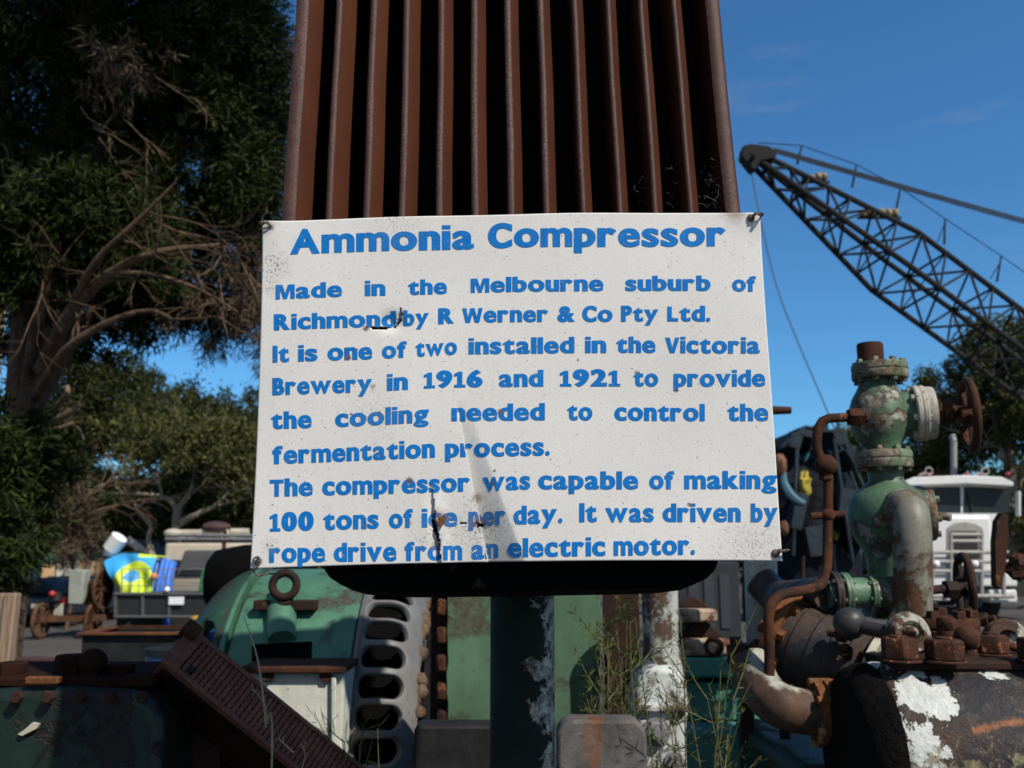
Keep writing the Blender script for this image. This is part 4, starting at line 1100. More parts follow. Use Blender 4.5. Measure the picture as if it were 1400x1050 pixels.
# dished cover with bolted flange, its axis turned to the left
dY = 2.05; c = W(1172, 917, dY); ax = V(-.74, .56, .36).normalized()
k = MB(); r_ = S(60, dY)
k.lathe(c, ax, [(-.02, r_ * .5), (-.018, r_ * 1.0), (.01, r_ * 1.0), (.014, r_ * .96), (.05, r_ * .97), (.054, r_ * .93), (.09, r_ * .94), (.094, r_ * .90), (.13, r_ * .91), (.134, r_ * .87), (.16, r_ * .86)], 56); dish = k.build('dished_cover', M['greyblue'], comp)
k = MB()
for i in range(10):
    A = 2 * math.pi * i / 10; t = ax.cross(V(0, 0, 1)).normalized(); q = ax.cross(t)
    k.nut(c - ax * .046 + (t * math.cos(A) + q * math.sin(A)) * r_ * 1.02, -ax, S(9, dY), S(8, dY))
k.lathe(c - ax * .045, ax, [(0, r_ * .5), (0, r_ * 1.22), (.015, r_ * 1.24), (.016, r_ * .9)], 48); k.build('bolt_ring', M['offwhite'], dish)
k = MB(); k.flange(c + ax * .158, ax, r_ * 1.08, .03, 8); k.build('rear_flange', M['rust_orange'], dish)
k = MB(); k.cyl(c + V(.02, .06, -.05), V(c.x + .04, c.y + .12, .7), r_ * .7, seg=30); k.build('crankcase_neck', M['greyblue'], comp)
k = MB(); a, b = W(1162, 852, dY - .12), W(1240, 872, dY - .2)
k.cyl(a, b, S(9, dY), seg=14); k.ball(a, (S(21, dY), S(19, dY), S(20, dY)), 18, 12, jit=.01)
k.build('rocker_arm', M['greyblue'], comp); k = MB()
k.lathe(b + V(.0, .03, 0), (.1, -1, .25), [(0, S(20, dY)), (.02, S(26, dY)), (.04, S(26, dY)), (.05, S(22, dY)), (.05, S(14, dY)), (.035, S(10, dY)), (.05, S(7, dY)), (.06, 0)], 28); k.cyl(b + V(0, .03, 0), V(b.x, b.y + .06, 1.2), S(14, dY), seg=14); k.build('arm_ring', M['ring'], comp)
# odds and ends of pipe, studs and drips round the crankcase
rng = random.Random(15)
k = MB()
for x, y0, y1, r, Y in ((1093, 828, 1000, 3, 2.5), (1079, 850, 1000, 4, 2.6), (1072, 885, 1010, 7, 2.3), (1098, 760, 830, 3, 2.9), (1020, 885, 1010, 9, 2.5)):
    k.cyl(W(x, y0, Y), W(x + rng.uniform(-3, 3), y1, Y), S(r, Y), seg=10)
k.tube(curve_pts([W(1066, 902, 2.2), W(1085, 915, 2.15), W(1092, 940, 2.1), W(1120, 950, 2.1)], 6), S(5, 2.2), 10)
k.tube(curve_pts([W(1150, 955, 2.0), W(1180, 945, 1.95), W(1205, 938, 1.95)], 6), S(6, 2), 10)
k.build('oil_line', M['rust_dark'], comp)
for x, y, r, Y in ((1010, 893, 11, 2.35), (1032, 890, 13, 2.38), (1060, 886, 10, 2.3), (1146, 868, 10, 1.98), (1158, 893, 10, 1.96), (1185, 930, 9, 1.94), (1340, 848, 10, 2.1), (1310, 846, 11, 2.12)):
    k = MB(); c_ = W(x, y, Y); d_ = V(rng.gauss(0, .5), -1 + rng.random(), rng.gauss(.4, .4)).normalized()
    k.nut(c_, d_, S(r, Y), S(r * 1.1, Y), turn=rng.random()); k.cyl(c_ - d_ * S(r * 1.5, Y), c_ + d_ * S(r * 2, Y), S(r * .5, Y), seg=10); k.build('stud', M['rustnut'], comp, bevel=.0015)
k = MB(); c_ = W(1190, 905, 1.98); k.prism([c_ + V(math.cos(q) * S(30, 2) * (1 + .1 * math.sin(q * 3)), 0, math.sin(q) * S(26, 2)) for q in [i * math.pi / 12 for i in range(24)]], (-.02, .05, 0)); k.build('bolted_lug', M['offwhite'], comp, bevel=.005)
# flanged elbow low in the middle
eY = 1.95
k = MB(); k.tube(curve_pts([W(1025, 905, eY + .1), W(1040, 940, eY + .05), W(1062, 962, eY), W(1095, 972, eY), W(1140, 976, eY), W(1200, 978, eY)], 7), S(29, eY), 26); k.build('elbow_pipe', metal('elbow_iron', (.035, .025, .02), (.11, .06, .04), 10, .6, c3=(.36, .36, .30), amt=.6), comp, angle=60)
k = MB(); c = W(1113, 974, eY)
k.lathe(c, X, [(0, S(26, eY)), (0, S(40, eY)), (S(9, eY), S(41, eY)), (S(10, eY), S(37, eY)), (S(12, eY), S(37, eY)), (S(13, eY), S(42, eY)), (S(22, eY), S(41, eY)), (S(22, eY), S(26, eY))], 40)
for i in range(6):
    A = i * math.pi / 3 + .5; p = c + V(0, math.cos(A), math.sin(A)) * S(38, eY); k.nut(p - X * S(5, eY), X, S(6, eY), S(32, eY))
k.build('orange_flange', M['rust_orange'], comp)
k = MB(); a = W(1225, 1000, 2.2); k.box((a.x + .1, 2.35, .55), (.75, .6, 1.1)); k.build('crankcase', M['dkgreen'], comp, bevel=.03, seg=3)
k = MB(); a, b = W(1210, 1000, hY), W(1480, 1000, hY)
for p in (a + V(.12, 0, 0), b):
    k = MB(); k.box((p.x, hY + .03, hz / 2 - hR * .3), (.1, .2, hz - hR * .6)); k.build('cylinder_leg', M['black_iron'], comp, bevel=.01)
k = MB(); k.cyl(W(1062, 561, 3.2), W(1081, 561, 3.2), S(6, 3.2), S(5, 3.2), 14); k.cyl(W(900, 560, 3.2), W(1062, 561, 3.2), S(6, 3.2), seg=14); p = W(900, 560, 3.2); k.cyl(p, V(p.x, p.y, 0), .035, seg=14)
tag(k.build('rusty_pipe', M['rust'], None, org=V(p.x, p.y, 0)), 'rusty pipe arm whose tip pokes out past the right edge of the sign', 'pipe')

# ------------------------------------------------------------------ white casting, rust blocks and teal bed in the middle
wY = 2.1
wc = thing('valve_column', 'white flaking valve casting on a rust-patched column, among the weeds', 'valve column', V(W(900, 1000, wY).x, wY, 0))
k = MB(); vrt(k, 897, [(790, 25), (850, 24), (880, 23), (905, 26), (925, 30)], wY, 30, .01); k.build('upper_pipe', peel('patchy_pipe', (.42, .45, .42), (.085, .06, .05), (.11, .055, .035), .47, 7, .6, .85, .7, spots=.4), wc, angle=60)
M['wcast'] = peel('white_casting', (.50, .54, .52), (.10, .09, .085), (.12, .06, .03), .41, 8, .5, .8, .7, spots=.3)
k = MB(); P = [(868, 1010), (868, 950), (874, 925), (888, 910), (918, 910), (938, 925), (944, 960), (940, 1000), (936, 1150), (872, 1150)]
P = [W(x, y, wY - .06) for x, y in P]; P[-1].z = P[-2].z = 0
k.prism(P, (0, .13, 0)); wb = k.build('valve_body', M['wcast'], wc, bevel=.018, seg=4)
k = MB(); k.box(W(905, 968, wY - .06), (S(66, wY), .03, S(9, wY))); k.build('rib', M['wcast'], wc, bevel=.005)
for x, y, r in ((897, 1000, 15), (922, 1043, 11)):
    k = MB(); c = W(x, y, wY - .062); k.lathe(c, (0, -1, 0), [(0, S(r * 1.2, wY)), (.006, S(r * 1.2, wY)), (.006, 0)], 20); k.nut(c, (0, -1, 0), S(r, wY), .022); k.cyl(c, c + V(0, -.035, 0), S(r * .5, wY), seg=12); k.build('nut', M['steel'], wb)
M['tan_rust'] = peel('tan_rust', (.47, .35, .25), (.17, .07, .03), (.12, .045, .02), .42, 9, .7, .9, .5, spots=.8)
by = 2.7
def rblock(x0, x1, y0, y1, yt, label, hole):
    t = thing('iron_bracket', label, 'bracket', V(W((x0 + x1) / 2, y0, by).x, by, W(x0, y1, by).z), 'tan rusted brackets by the column')
    a, b = W(x0, y0, by), W(x1, y1, by); k = MB()
    k.box(((a.x + b.x) / 2, by + .09, (a.z + b.z) / 2), (b.x - a.x, .18, a.z - b.z)); k.build('block', M['tan_rust'], t, bevel=.008)
    c = W((x0 + x1) / 2, yt, by); k = MB(); k.prism([V(a.x + .01, by + .05, a.z - .001), V(b.x - .005, by + .05, a.z - .001), V(b.x - .05, by + .05, c.z), V(a.x + .06, by + .05, c.z)], (0, .12, 0)); k.build('saddle', M['rust_dark'], t, bevel=.006)
    if hole:
        h = W(976, 884, by); k = MB(); k.lathe(h + V(0, .005, 0), (0, -1, 0), [(0, S(13, by)), (.012, S(13, by)), (.012, S(9, by)), (.004, S(8, by)), (.004, 0)], 24); k.build('bore', M['rust_dark'], t)
rblock(924, 982, 833, 851, 818, 'upper tan rusted bracket right of the white column', False)
rblock(924, 1000, 874, 897, 853, 'lower tan rusted bracket with a dark round bore', True)
M['teal'] = peel('teal_paint', (.055, .23, .20), (.16, .10, .06), (.10, .05, .03), .38, 6, .5, .8, .5, spots=.5)
tb_ = thing('machine_bed', 'teal green stepped machine bed behind the weeds', 'machine bed', V(W(985, 950, 2.75).x, 2.85, 0))
a, b = W(932, 899, 2.7), W(1034, 926, 2.7); k = MB()
k.box(((a.x + b.x) / 2, 2.86, (a.z + b.z) / 2), (b.x - a.x, .34, a.z - b.z)); k.build('ledge', M['teal'], tb_, bevel=.006)
a2, b2 = W(938, 933, 2.72), W(1010, 985, 2.72); k = MB()
k.prism([V(a2.x, 2.72, a2.z), V(W(1012, 933, 2.72).x, 2.72, a2.z), V(W(1046, 980, 2.72).x, 2.72, b2.z), V(a2.x, 2.72, b2.z)], (0, .25, 0)); k.build('web', M['teal'], tb_, bevel=.005)
k = MB(); a3, b3 = W(930, 998, 2.6), W(1120, 998, 2.6); k.box(((a3.x + b3.x) / 2, 2.78, a3.z / 2), (b3.x - a3.x, .42, a3.z)); k.build('base', M['teal'], tb_, bevel=.008)
k = MB(); k.box(((a.x + b.x) / 2, 2.9, (b.z + a3.z) / 2), ((b.x - a.x) * .9, .2, b.z - a3.z)); k.build('core', M['rust_dark'], tb_)
# dark machine further back, hidden by the sign but for its flank
cb = thing('steel_cabinet', 'dark blue-grey steel cabinet far behind the white column', 'cabinet', V(W(965, 850, 15).x, 15.4, 0))
a, b = W(925, 768, 15.0), W(1010, 768, 15.0); k = MB(); k.box(((a.x + b.x) / 2, 15.4, a.z / 2), (b.x - a.x, .8, a.z)); k.build('case', plain('cab_blue', (.010, .013, .017), .8), cb, bevel=.02)
for i in range(3):
    k = MB(); k.box((a.x + (b.x - a.x) * (.25 + .25 * i), 14.99, a.z * .55), (.16, .03, a.z * .6)); k.build('door_panel', plain('cab_panel', (.018, .022, .028), .7), cb, bevel=.004)

# ------------------------------------------------------------------ tarpaulin covered machine
def tarp_dark():
    t = NT('tarp_navy')
    n = t.noise(.6, 5, .6, dist=.6); n2 = t.noise(2.2, 6, .6)
    c = t.mix(t.ramp(n2, [(.35, 0), (.65, 1)]), (.004, .005, .008), (.010, .013, .020))
    c = t.mix(t.ramp(n, [(.60, 0), (.63, 1)]), c, (.02, .09, .12)); c = t.mix(t.ramp(t.noise(.8, 5, .6, co=t.mapco((1, 1, 1), (4.2, 1.7, 2.2))), [(.66, 0), (.69, 1)]), c, (.30, .25, .03))
    t.bump(n2, .9, .15)
    return t.done(c, .7, spec=.1)
ty = 20.0; tm = thing('covered_machine', 'machine under a dark navy tarp with teal and yellow patches, beside the sign', 'covered machine', V(W(1120, 700, ty).x, ty + 1.4, 0))
rng = random.Random(4)
vs, fs = [], []
prof = [(1040, 700), (1058, 622), (1075, 598), (1095, 588), (1125, 583), (1142, 590), (1160, 620), (1180, 655), (1190, 700), (1194, 770)]
NZ = 26; NS = 40
for j in range(NZ + 1):
    t_ = j / NZ
    for i in range(NS):
        an = 2 * math.pi * i / NS
        cz = W(1120, 583, ty).z
        z = cz * (1 - t_)
        half = S(8 + 72 * min(1, (t_ * 3.6)) ** .5, ty)
        f = 1 + .07 * math.sin(an * 5 + t_ * 6) * min(1, t_ * 2) + .04 * math.sin(an * 11 + 2 + t_ * 9)
        vs.append(V(W(1116, 700, ty).x + math.cos(an) * half * f, ty + 1.4 + math.sin(an) * half * f, z + rng.uniform(-.03, .03)))
for j in range(NZ):
    for i in range(NS):
        i2 = (i + 1) % NS; fs.append((j * NS + i, (j + 1) * NS + i, (j + 1) * NS + i2, j * NS + i2))
fs.append(tuple(range(NS)))
k = MB(); k.add(vs, fs); k.build('tarp', tarp_dark(), tm, angle=70)
k = MB(); rng = random.Random(6)                                               # frame and fittings standing out of the cover
for x, y, w_, h_ in ((1080, 606, 16, 20), (1096, 596, 26, 10), (1118, 588, 12, 14), (1140, 600, 18, 24), (1160, 628, 16, 30), (1150, 690, 24, 40), (1172, 720, 20, 60), (1085, 700, 16, 50), (1110, 740, 30, 40)):
    k.box(W(x, y, ty + .3), (S(w_, ty), .9, S(h_, ty)), Matrix.Rotation(rng.uniform(-.5, .5), 3, 'Y'))
for x0, y0, x1, y1 in ((1068, 612, 1100, 584), (1100, 584, 1150, 592), (1150, 592, 1186, 680), (1090, 600, 1084, 760), (1140, 600, 1166, 770)): k.cyl(W(x0, y0, ty - .1), W(x1, y1, ty - .1), S(3, ty), seg=8)
k.build('frame', metal('frame_blue', (.008, .012, .020), (.030, .050, .065), 2, .7), tm, bevel=.04)
k = MB()                                                                     # pale loose strap of the tarp
k.tube(curve_pts([W(1071, 640, ty - .05), W(1072, 660, ty - .07), W(1080, 675, ty - .1), W(1090, 684, ty - .12), W(1100, 688, ty - .12)], 6), [S(3.5 + 3 * math.sin(i / 24 * 3.1), ty) for i in range(25)], 8)
k.build('strap', plain('pale_teal', (.045, .13, .17), .7), tm)
k = MB()
for x, y, r in ((1067, 635, 9), (1072, 722, 6)): k.ball(W(x, y, ty - .1), (S(r, ty), .15, S(r * 1.6, ty)), 12, 8, jit=.15)
k.build('rag', plain('rag_tan', (.16, .07, .04), .9), tm)
k = MB(); k.ball(W(1101, 662, ty + .1), (S(8, ty), .12, S(17, ty)), 14, 10, jit=.3); k.build('yellow_patch', plain('patch_yellow', (.34, .27, .03), .7), tm)

# ------------------------------------------------------------------ white truck
M['truck_white'] = plain('truck_white', (.58, .58, .57), .4, .08)
M['chrome'] = plain('dull_chrome', (.26, .25, .23), .5, .25)
M['glass'] = plain('dark_glass', (.02, .024, .026), .28, .1)
M['glass'].node_tree.nodes['Principled BSDF'].inputs['Specular IOR Level'].default_value = .2
M['tyre'] = plain('tyre_rubber', (.012, .012, .012), .85)
M['redlens'] = plain('red_lens', (.45, .03, .03), .3)
M['lens'] = plain('clear_lens', (.75, .76, .75), .15)
TY = 21.5
trk = thing('truck', 'white truck with a pale bull bar and sun visor parked behind the valves', 'truck', G(1322, TY))
def tp(x, y, d=0.0):
    return W(x, y, TY + d)
def tbox(mb, x0, x1, y0, y1, d0, d1, mi=0):
    a, b = tp(x0, y0, d0), tp(x1, y1, d0)
    mb.box(((a.x + b.x) / 2, TY + (d0 + d1) / 2, (a.z + b.z) / 2), (b.x - a.x, d1 - d0, a.z - b.z), mi=mi)
k = MB()
tbox(k, 1243, 1381, 660, 800, 1.6, 3.6)
cab = k.build('cab', M['truck_white'], trk, bevel=.09, seg=4)
k = MB(); tbox(k, 1264, 1365, 703, 790, 0, 1.59); k.build('bonnet', M['truck_white'], trk, bevel=.12, seg=4)
k = MB()
P = [(1235, 658), (1250, 652), (1322, 649.5), (1370, 652), (1386, 659), (1386, 664.5), (1322, 661), (1235, 664)]
k.prism([tp(x, y, 1.2) for x, y in P], (0, .5, -.05)); k.build('sun_visor', M['truck_white'], trk, bevel=.02)
for x0, x1 in ((1248, 1313), (1318, 1378)):
    k = MB(); k.prism([tp(x0, 666, 1.585), tp(x1, 666, 1.585), tp(x1 + 1, 701, 1.585), tp(x0 - 1, 701, 1.585)], (0, .03, 0)); k.build('windscreen', M['glass'], trk)
k = MB(); k.beam(tp(1322, 672, 1.55), tp(1330, 699, 1.55), .03); k.build('wiper', M['tyre'], trk)
k = MB(); P = [(1294, 790), (1294, 722), (1304, 715), (1319, 711.5), (1334, 715), (1345, 722), (1345, 790)]
k.prism([tp(x, y, -.02) for x, y in P], (0, .08, 0)); gr = k.build('grille_surround', M['chrome'], trk, bevel=.03)
k = MB(); tbox(k, 1300, 1341, 726, 786, -.035, -.022); k.build('grille', M['tyre'], gr)
k = MB()
for y in (731, 740, 755, 768, 781): k.cyl(tp(1270 if y > 741 else 1298, y, -.42), tp(1378 if y > 741 else 1344, y, -.42), .045, seg=12)
for x in (1300, 1342): k.cyl(tp(x, 727, -.42), tp(x, 815, -.42), .045, seg=12)
for x in (1274, 1372): k.cyl(tp(x, 752, -.42), tp(x, 815, -.42), .05, seg=12)
k.cyl(tp(1262, 815, -.42), tp(1386, 815, -.42), .05, seg=12)
k.build('bull_bar', M['chrome'], trk)
k = MB(); tbox(k, 1254, 1392, 785, 802, -.36, .1); tbox(k, 1256, 1300, 806, 822, -.3, .1); tbox(k, 1352, 1392, 806, 824, -.3, .1); k.build('bumper', M['truck_white'], trk, bevel=.04)
for x in (1280, 1311, 1333, 1366):
    k = MB(); k.lathe(tp(x, 771, -.46), (0, -1, 0), [(0, .001), (0, .075), (.03, .075), (.06, .04), (.065, .001)], 20); k.build('headlight', M['lens'], trk)
for x in (1262, 1272, 1322, 1340, 1378):
    k = MB(); p = tp(x, 648, 1.7); k.ball(p, (.06, .06, .05), 10, 6); k.build('marker_light', M['redlens'], trk)
k = MB(); p = tp(1304, 604, 3.9); k.cyl(p, tp(1304, 700, 3.9), .085, seg=18); k.lathe(p, (0, .3, 1), [(0, .085), (.2, .085), (.2, .07), (0, .07)], 18); k.build('exhaust_stack', M['chrome'], trk)
for x in (1270, 1347):
    k = MB(); k.torus(tp(x, 644, 1.5), (0, 1, 0), .09, .02, 20, 8); k.cyl(tp(x - 14, 650, 1.5), tp(x - 4, 646, 1.5), .025); k.build('roof_horn', M['chrome'], trk)
for x, w_ in ((1368, 1), (1276, -1)):
    k = MB(); p = tp(x, 0, .9); c = V(p.x if w_ > 0 else tp(x, 0).x, TY + .75, .52); c.x = tp(x, 815).x
    k.lathe(c - V(.15, 0, 0), (1, 0, 0), [(0, .25), (.0, .48), (.03, .52), (.27, .52), (.3, .48), (.3, .25)], 32); w = k.build('wheel', M['tyre'], trk)
    k = MB(); k.lathe(c - V(.16, 0, 0), (1, 0, 0), [(0, .001), (0, .26), (.31, .26), (.32, .001)], 24); k.build('rim', M['chrome'], w)
for s_ in (-1, 1):
    for q in (4.6, 6.2):
        k = MB(); xc = tp(1322, 0).x; k.lathe(V(xc + s_ * 1.0 - .2, TY + q, .52), (1, 0, 0), [(0, .001), (0, .48), (.03, .52), (.37, .52), (.4, .48), (.4, .001)], 28); k.build('rear_wheel', M['tyre'], trk)
k = MB(); xc = tp(1322, 0).x; k.box((xc, TY + 4.6, .85), (1.0, 6.0, .3)); k.box((xc, TY + 5.4, 1.15), (2.4, 4.6, .25)); k.box((xc, TY + .9, .75), (.9, 1.9, .4)); k.build('chassis', M['tyre'], trk)
for x, s_ in ((1392, 1), (1240, -1)):
    k = MB(); k.beam(tp(x, 672, 1.5), tp(x, 706, 1.5), .16, .06); k.beam(tp(x, 690, 1.5), tp(1322 + s_ * 58, 690, 1.7), .03); k.build('door_mirror', M['truck_white'], trk, bevel=.02)

# ------------------------------------------------------------------ lattice boom crane
M['crane'] = plain('crane_black', (.003, .003, .004), .9, .2)
CF = W(1745, 742, 25.0); CT = W(1022, 209, 20.0)
crane = thing('crane', 'black lattice boom crane raised against the blue sky behind the truck', 'crane', V(CF.x, CF.y, 0))
ax = (CF - CT); BL = ax.length; ax.normalize()
vw = ((CT + CF) / 2 - CAM).normalized()
uu = ax.cross(vw).normalized()
if uu.z < 0: uu = -uu
vv = ax.cross(uu).normalized()
def bp(k_, s):
    an = R((98, 188, 278, 8)[k_]); h = .12 + (.86 - .12) * min(1, s / 4.6) if s < 4.6 else .86
    if s > BL - 3: h = .86 - (s - BL + 3) / 3 * .55
    return CT + ax * s + (uu * math.sin(an) + vv * math.cos(an)) * h
k = MB()
ss = [0.0, 4.6, BL - 3, BL]
for q in range(4):
    for a, b in zip(ss, ss[1:]): k.cyl(bp(q, a), bp(q, b), .068, seg=8)
k.build('chord', M['crane'], crane)
k = MB(); s = .6; st = .75; i = 0
while s < BL - .8:
    stp = .42 + .36 * min(1, s / 4.6)
    for q in range(4):
        q2 = (q + 1) % 4
        k.cyl(bp(q if (i + q) % 2 else q2, s), bp(q2 if (i + q) % 2 else q, s + stp), .032, seg=6)
    if i % 2 == 0:
        for q in range(4): k.cyl(bp(q, s), bp((q + 1) % 4, s), .030, seg=6)
        k.cyl(bp(0, s), bp(2, s), .018, seg=6)
    s += stp; i += 1
k.build('lattice', M['crane'], crane)
k = MB()
P = [(1014, 212), (1016, 199), (1026, 196), (1050, 199), (1064, 206), (1060, 216), (1040, 219), (1033, 232), (1028, 230)]
k.prism([W(x, y, 19.85) for x, y in P], (0, .35, 0))
k.build('boom_head', M['crane'], crane, bevel=.02)
k = MB(); k.torus(W(1030, 214, 20.4), (.2, 1, 0), .24, .05, 24, 8); k.cyl(W(1030, 214, 19.7), W(1030, 214, 20.5), .05); k.build('sheave', M['rust_dark'], crane)
def bpx(x, y):
    # a point over the top chord: same distance as the boom there
    f = (x - 1022) / (1745 - 1022); return W(x, y, 20 + 5 * f)
k = MB(); tops = []
for (x0, y0), (x1, y1) in (((1090, 224), (1096, 199)), ((1165, 256), (1171, 225)), ((1225, 288), (1231, 257)), ((1291, 334), (1292, 299)), ((1363, 385), (1369, 350)), ((1440, 440), (1446, 404))):
    k.cyl(bpx(x0, y0), bpx(x1, y1), .03, .02, seg=6); tops.append(bpx(x1, y1))
    if x0 > 1250: k.cyl(bpx(x0 - 9, y0 - 4), bpx(x1 - 1, y1 + 8), .015, seg=5)
k.build('stanchion', M['crane'], crane)
k = MB(); k.tube([bpx(1036, 195)] + tops + [bpx(1560, 500)], .012, 6); k.build('safety_wire', M['crane'], crane)
gt = W(1720, 384, 25.2)
k = MB()
for dy in (-.16, -.05, .06, .17):
    a = bpx(1060, 206) + V(0, dy * .3, dy * .5); b = gt + V(0, dy, dy)
    m_ = (a + b) / 2; m_.z -= .10
    k.tube(curve_pts([a, m_, b], 10), .016, 6)
k.build('pendant_rope', plain('rope_grey', (.02, .03, .05), .8), crane)
k = MB(); k.tube(curve_pts([W(1026, 228, 20.0), W(1042, 310, 20.2), W(1063, 395, 20.4), (W(1092, 470, 20.6)), W(1131, 562, 20.8), W(1165, 650, 21), W(1195, 740, 21.2), V(W(1215, 800, 21.3).x, 21.3, .02)], 8), .017, 6); k.build('hoist_rope', plain('rope_blue', (.06, .09, .13), .6), crane)
k = MB(); rng = random.Random(2)
for xa, xb, y, Y in ((1097, 1131, 243, 20.45), (1175, 1228, 291, 21.0)):
    n_ = 4 if xb - xa < 40 else 6; k = MB()
    for i in range(n_):
        k.ball(W(xa + (xb - xa) * (i + .5) / n_, y + rng.uniform(-1.5, 1.5), Y), (S((xb - xa) / n_ * .62, Y), .12, S(6.5, Y)), 10, 7, jit=.12)
    k.build('timber_block', plain('straw_timber', (.26, .20, .12), .9), crane)
k = MB(); k.beam(W(1094, 249, 20.45), W(1134, 249, 20.45), .05); k.beam(W(1172, 298, 21.0), W(1232, 298, 21.0), .05); k.build('rung', M['crane'], crane)
k = MB(); c = V(CF.x + 1.6, CF.y, 0)
k.box(c + V(0.6, 0, 2.2), (4.6, 2.6, 2.2)); k.box(c + V(-1.2, -.5, 2.6), (1.3, 1.4, 2.2)); k.build('cabin', plain('crane_yellow', (.30, .20, .03), .5), crane, bevel=.06)
for dy in (-1.5, 1.5):
    k = MB(); k.prism([c + V(-2.6, dy - .35, .35), c + V(-2.2, dy - .35, 0), c + V(2.6, dy - .35, 0), c + V(3, dy - .35, .35), c + V(3, dy - .35, .75), c + V(2.6, dy - .35, 1.05), c + V(-2.2, dy - .35, 1.05), c + V(-2.6, dy - .35, .75)], (0, .7, 0)); k.build('crawler_track', M['tyre'], crane, bevel=.05)
k = MB()
for dy in (-.6, .6): k.beam(c + V(1.2, dy, 3.2), gt + V(0, dy * .5, 0), .14); k.beam(c + V(-1.4, dy, 3.2), gt + V(0, dy * .5, 0), .12)
k.build('gantry', M['crane'], crane)

# ------------------------------------------------------------------ houses, shed, vehicles at the left
M['tanwall'] = plain('tan_boards', (.52, .34, .17), .8, .15, 3)
M['greenroof'] = plain('green_roof', (.030, .085, .050), .6, .25, 2)
M['greyroof'] = plain('grey_roof', (.085, .09, .10), .7, .2, 2)
M['trim'] = plain('cream_trim', (.50, .47, .42), .7, .1)
hY_ = 30.0
def hx(x, Y=hY_): return W(x, 760, Y).x
def hzz(y, Y=hY_): return W(100, y, Y).z
h1 = thing('bungalow', 'tan bungalow under a green hipped roof beyond the cart', 'house', V(hx(85), hY_ + 2, 0))
k = MB(); k.box(((hx(40) + hx(128)) / 2, hY_ + 2.5, hzz(768) / 2), (hx(128) - hx(40), 5, hzz(768))); k.build('wall', M['tanwall'], h1)
k = MB(); a, b = hx(20), hx(92); ze, zr = hzz(769), hzz(733)
k.add([V(a, hY_ - .06, ze), V(b, hY_ - .06, ze), V(b, hY_ + 5.5, ze), V(a, hY_ + 5.5, ze), V(a + .9, hY_ + 2.5, zr), V(hx(58), hY_ + 2.5, zr)], [(0, 1, 5, 4), (1, 2, 5), (2, 3, 4, 5), (3, 0, 4), (3, 2, 1, 0)])
k.build('roof', M['greenroof'], h1, smooth=False)
for x in (88, 103):
    k = MB(); k.box((hx(x), hY_ - .06, hzz(778)), (.32, .1, .6)); k.build('window', M['trim'], h1)
k = MB(); k.box(((hx(70) + hx(110)) / 2, hY_ - .07, .55), (hx(110) - hx(70), .06, .5)); k.build('dark_plinth', M['greyroof'], h1)
hB = 33.0
h2 = thing('cottage', 'cottage with grey gabled roofs and pale fascia behind the tarp-covered load', 'house', V(hx(165, hB), hB + 2, 0))
k = MB(); k.box(((hx(104, hB) + hx(232, hB)) / 2, hB + 2.6, hzz(766, hB) / 2), (hx(232, hB) - hx(104, hB), 5, hzz(766, hB))); k.build('wall', plain('brown_wall', (.14, .10, .07), .8), h2)
k = MB(); a, b = hx(98, hB), hx(176, hB); ze, zr = hzz(764, hB), hzz(738, hB)
k.add([V(a, hB - .1, ze), V(b, hB - .1, ze), V(b, hB + 5.5, ze), V(a, hB + 5.5, ze), V(a + .9, hB + 2.6, zr), V(b, hB + 2.6, zr)], [(0, 1, 5, 4), (1, 2, 5), (2, 3, 4, 5), (3, 0, 4), (3, 2, 1, 0)])
a, c, b = hx(160, hB), hx(183, hB), hx(224, hB); zg = hzz(737, hB); ze2 = hzz(764, hB)
k.add([V(a, hB - .6, ze2), V(c, hB - .6, zg), V(b, hB - .6, ze2), V(a, hB + 4, ze2), V(c, hB + 4, zg), V(b, hB + 4, ze2)], [(0, 1, 4, 3), (1, 2, 5, 4)])
k.build('roof', M['greyroof'], h2, smooth=False)
k = MB(); k.beam(V(hx(98, hB), hB - .45, ze - .12), V(hx(176, hB), hB - .45, ze - .12), .1, .3)
k.beam(V(a, hB - .65, ze2 - .05), V(c, hB - .65, zg), .08, .22); k.beam(V(c, hB - .65, zg), V(b, hB - .65, ze2 - .05), .08, .22); k.build('fascia', M['trim'], h2)
k = MB(); k.add([V(a + .3, hB - .3, ze2), V(b - .3, hB - .3, ze2), V(c, hB - .3, zg - .25)], [(0, 1, 2)]); k.build('gable', plain('gable_dark', (.02, .018, .016), .9), h2)
sY2 = 20.0
sh = thing('shed', 'dark green corrugated shed at the left behind the timber post', 'shed', V(W(30, 800, sY2).x, sY2, 0))
k = MB(); a, b = W(-40, 738, sY2), W(36, 738, sY2); n_ = 40
P = [V(a.x + (b.x - a.x) * i / n_, sY2 + (.03 if i % 2 else 0), 0) for i in range(n_ + 1)] + [V(b.x, sY2 + .8, 0), V(a.x, sY2 + .8, 0)]
k.prism(P, (0, 0, a.z)); k.build('wall', plain('shed_green', (.020, .045, .036), .6), sh, smooth=False)
k = MB(); k.box(((a.x + b.x) / 2, sY2 + .4, a.z + .05), (b.x - a.x + .15, 1.0, .1)); k.build('roof', M['greenroof'], sh)

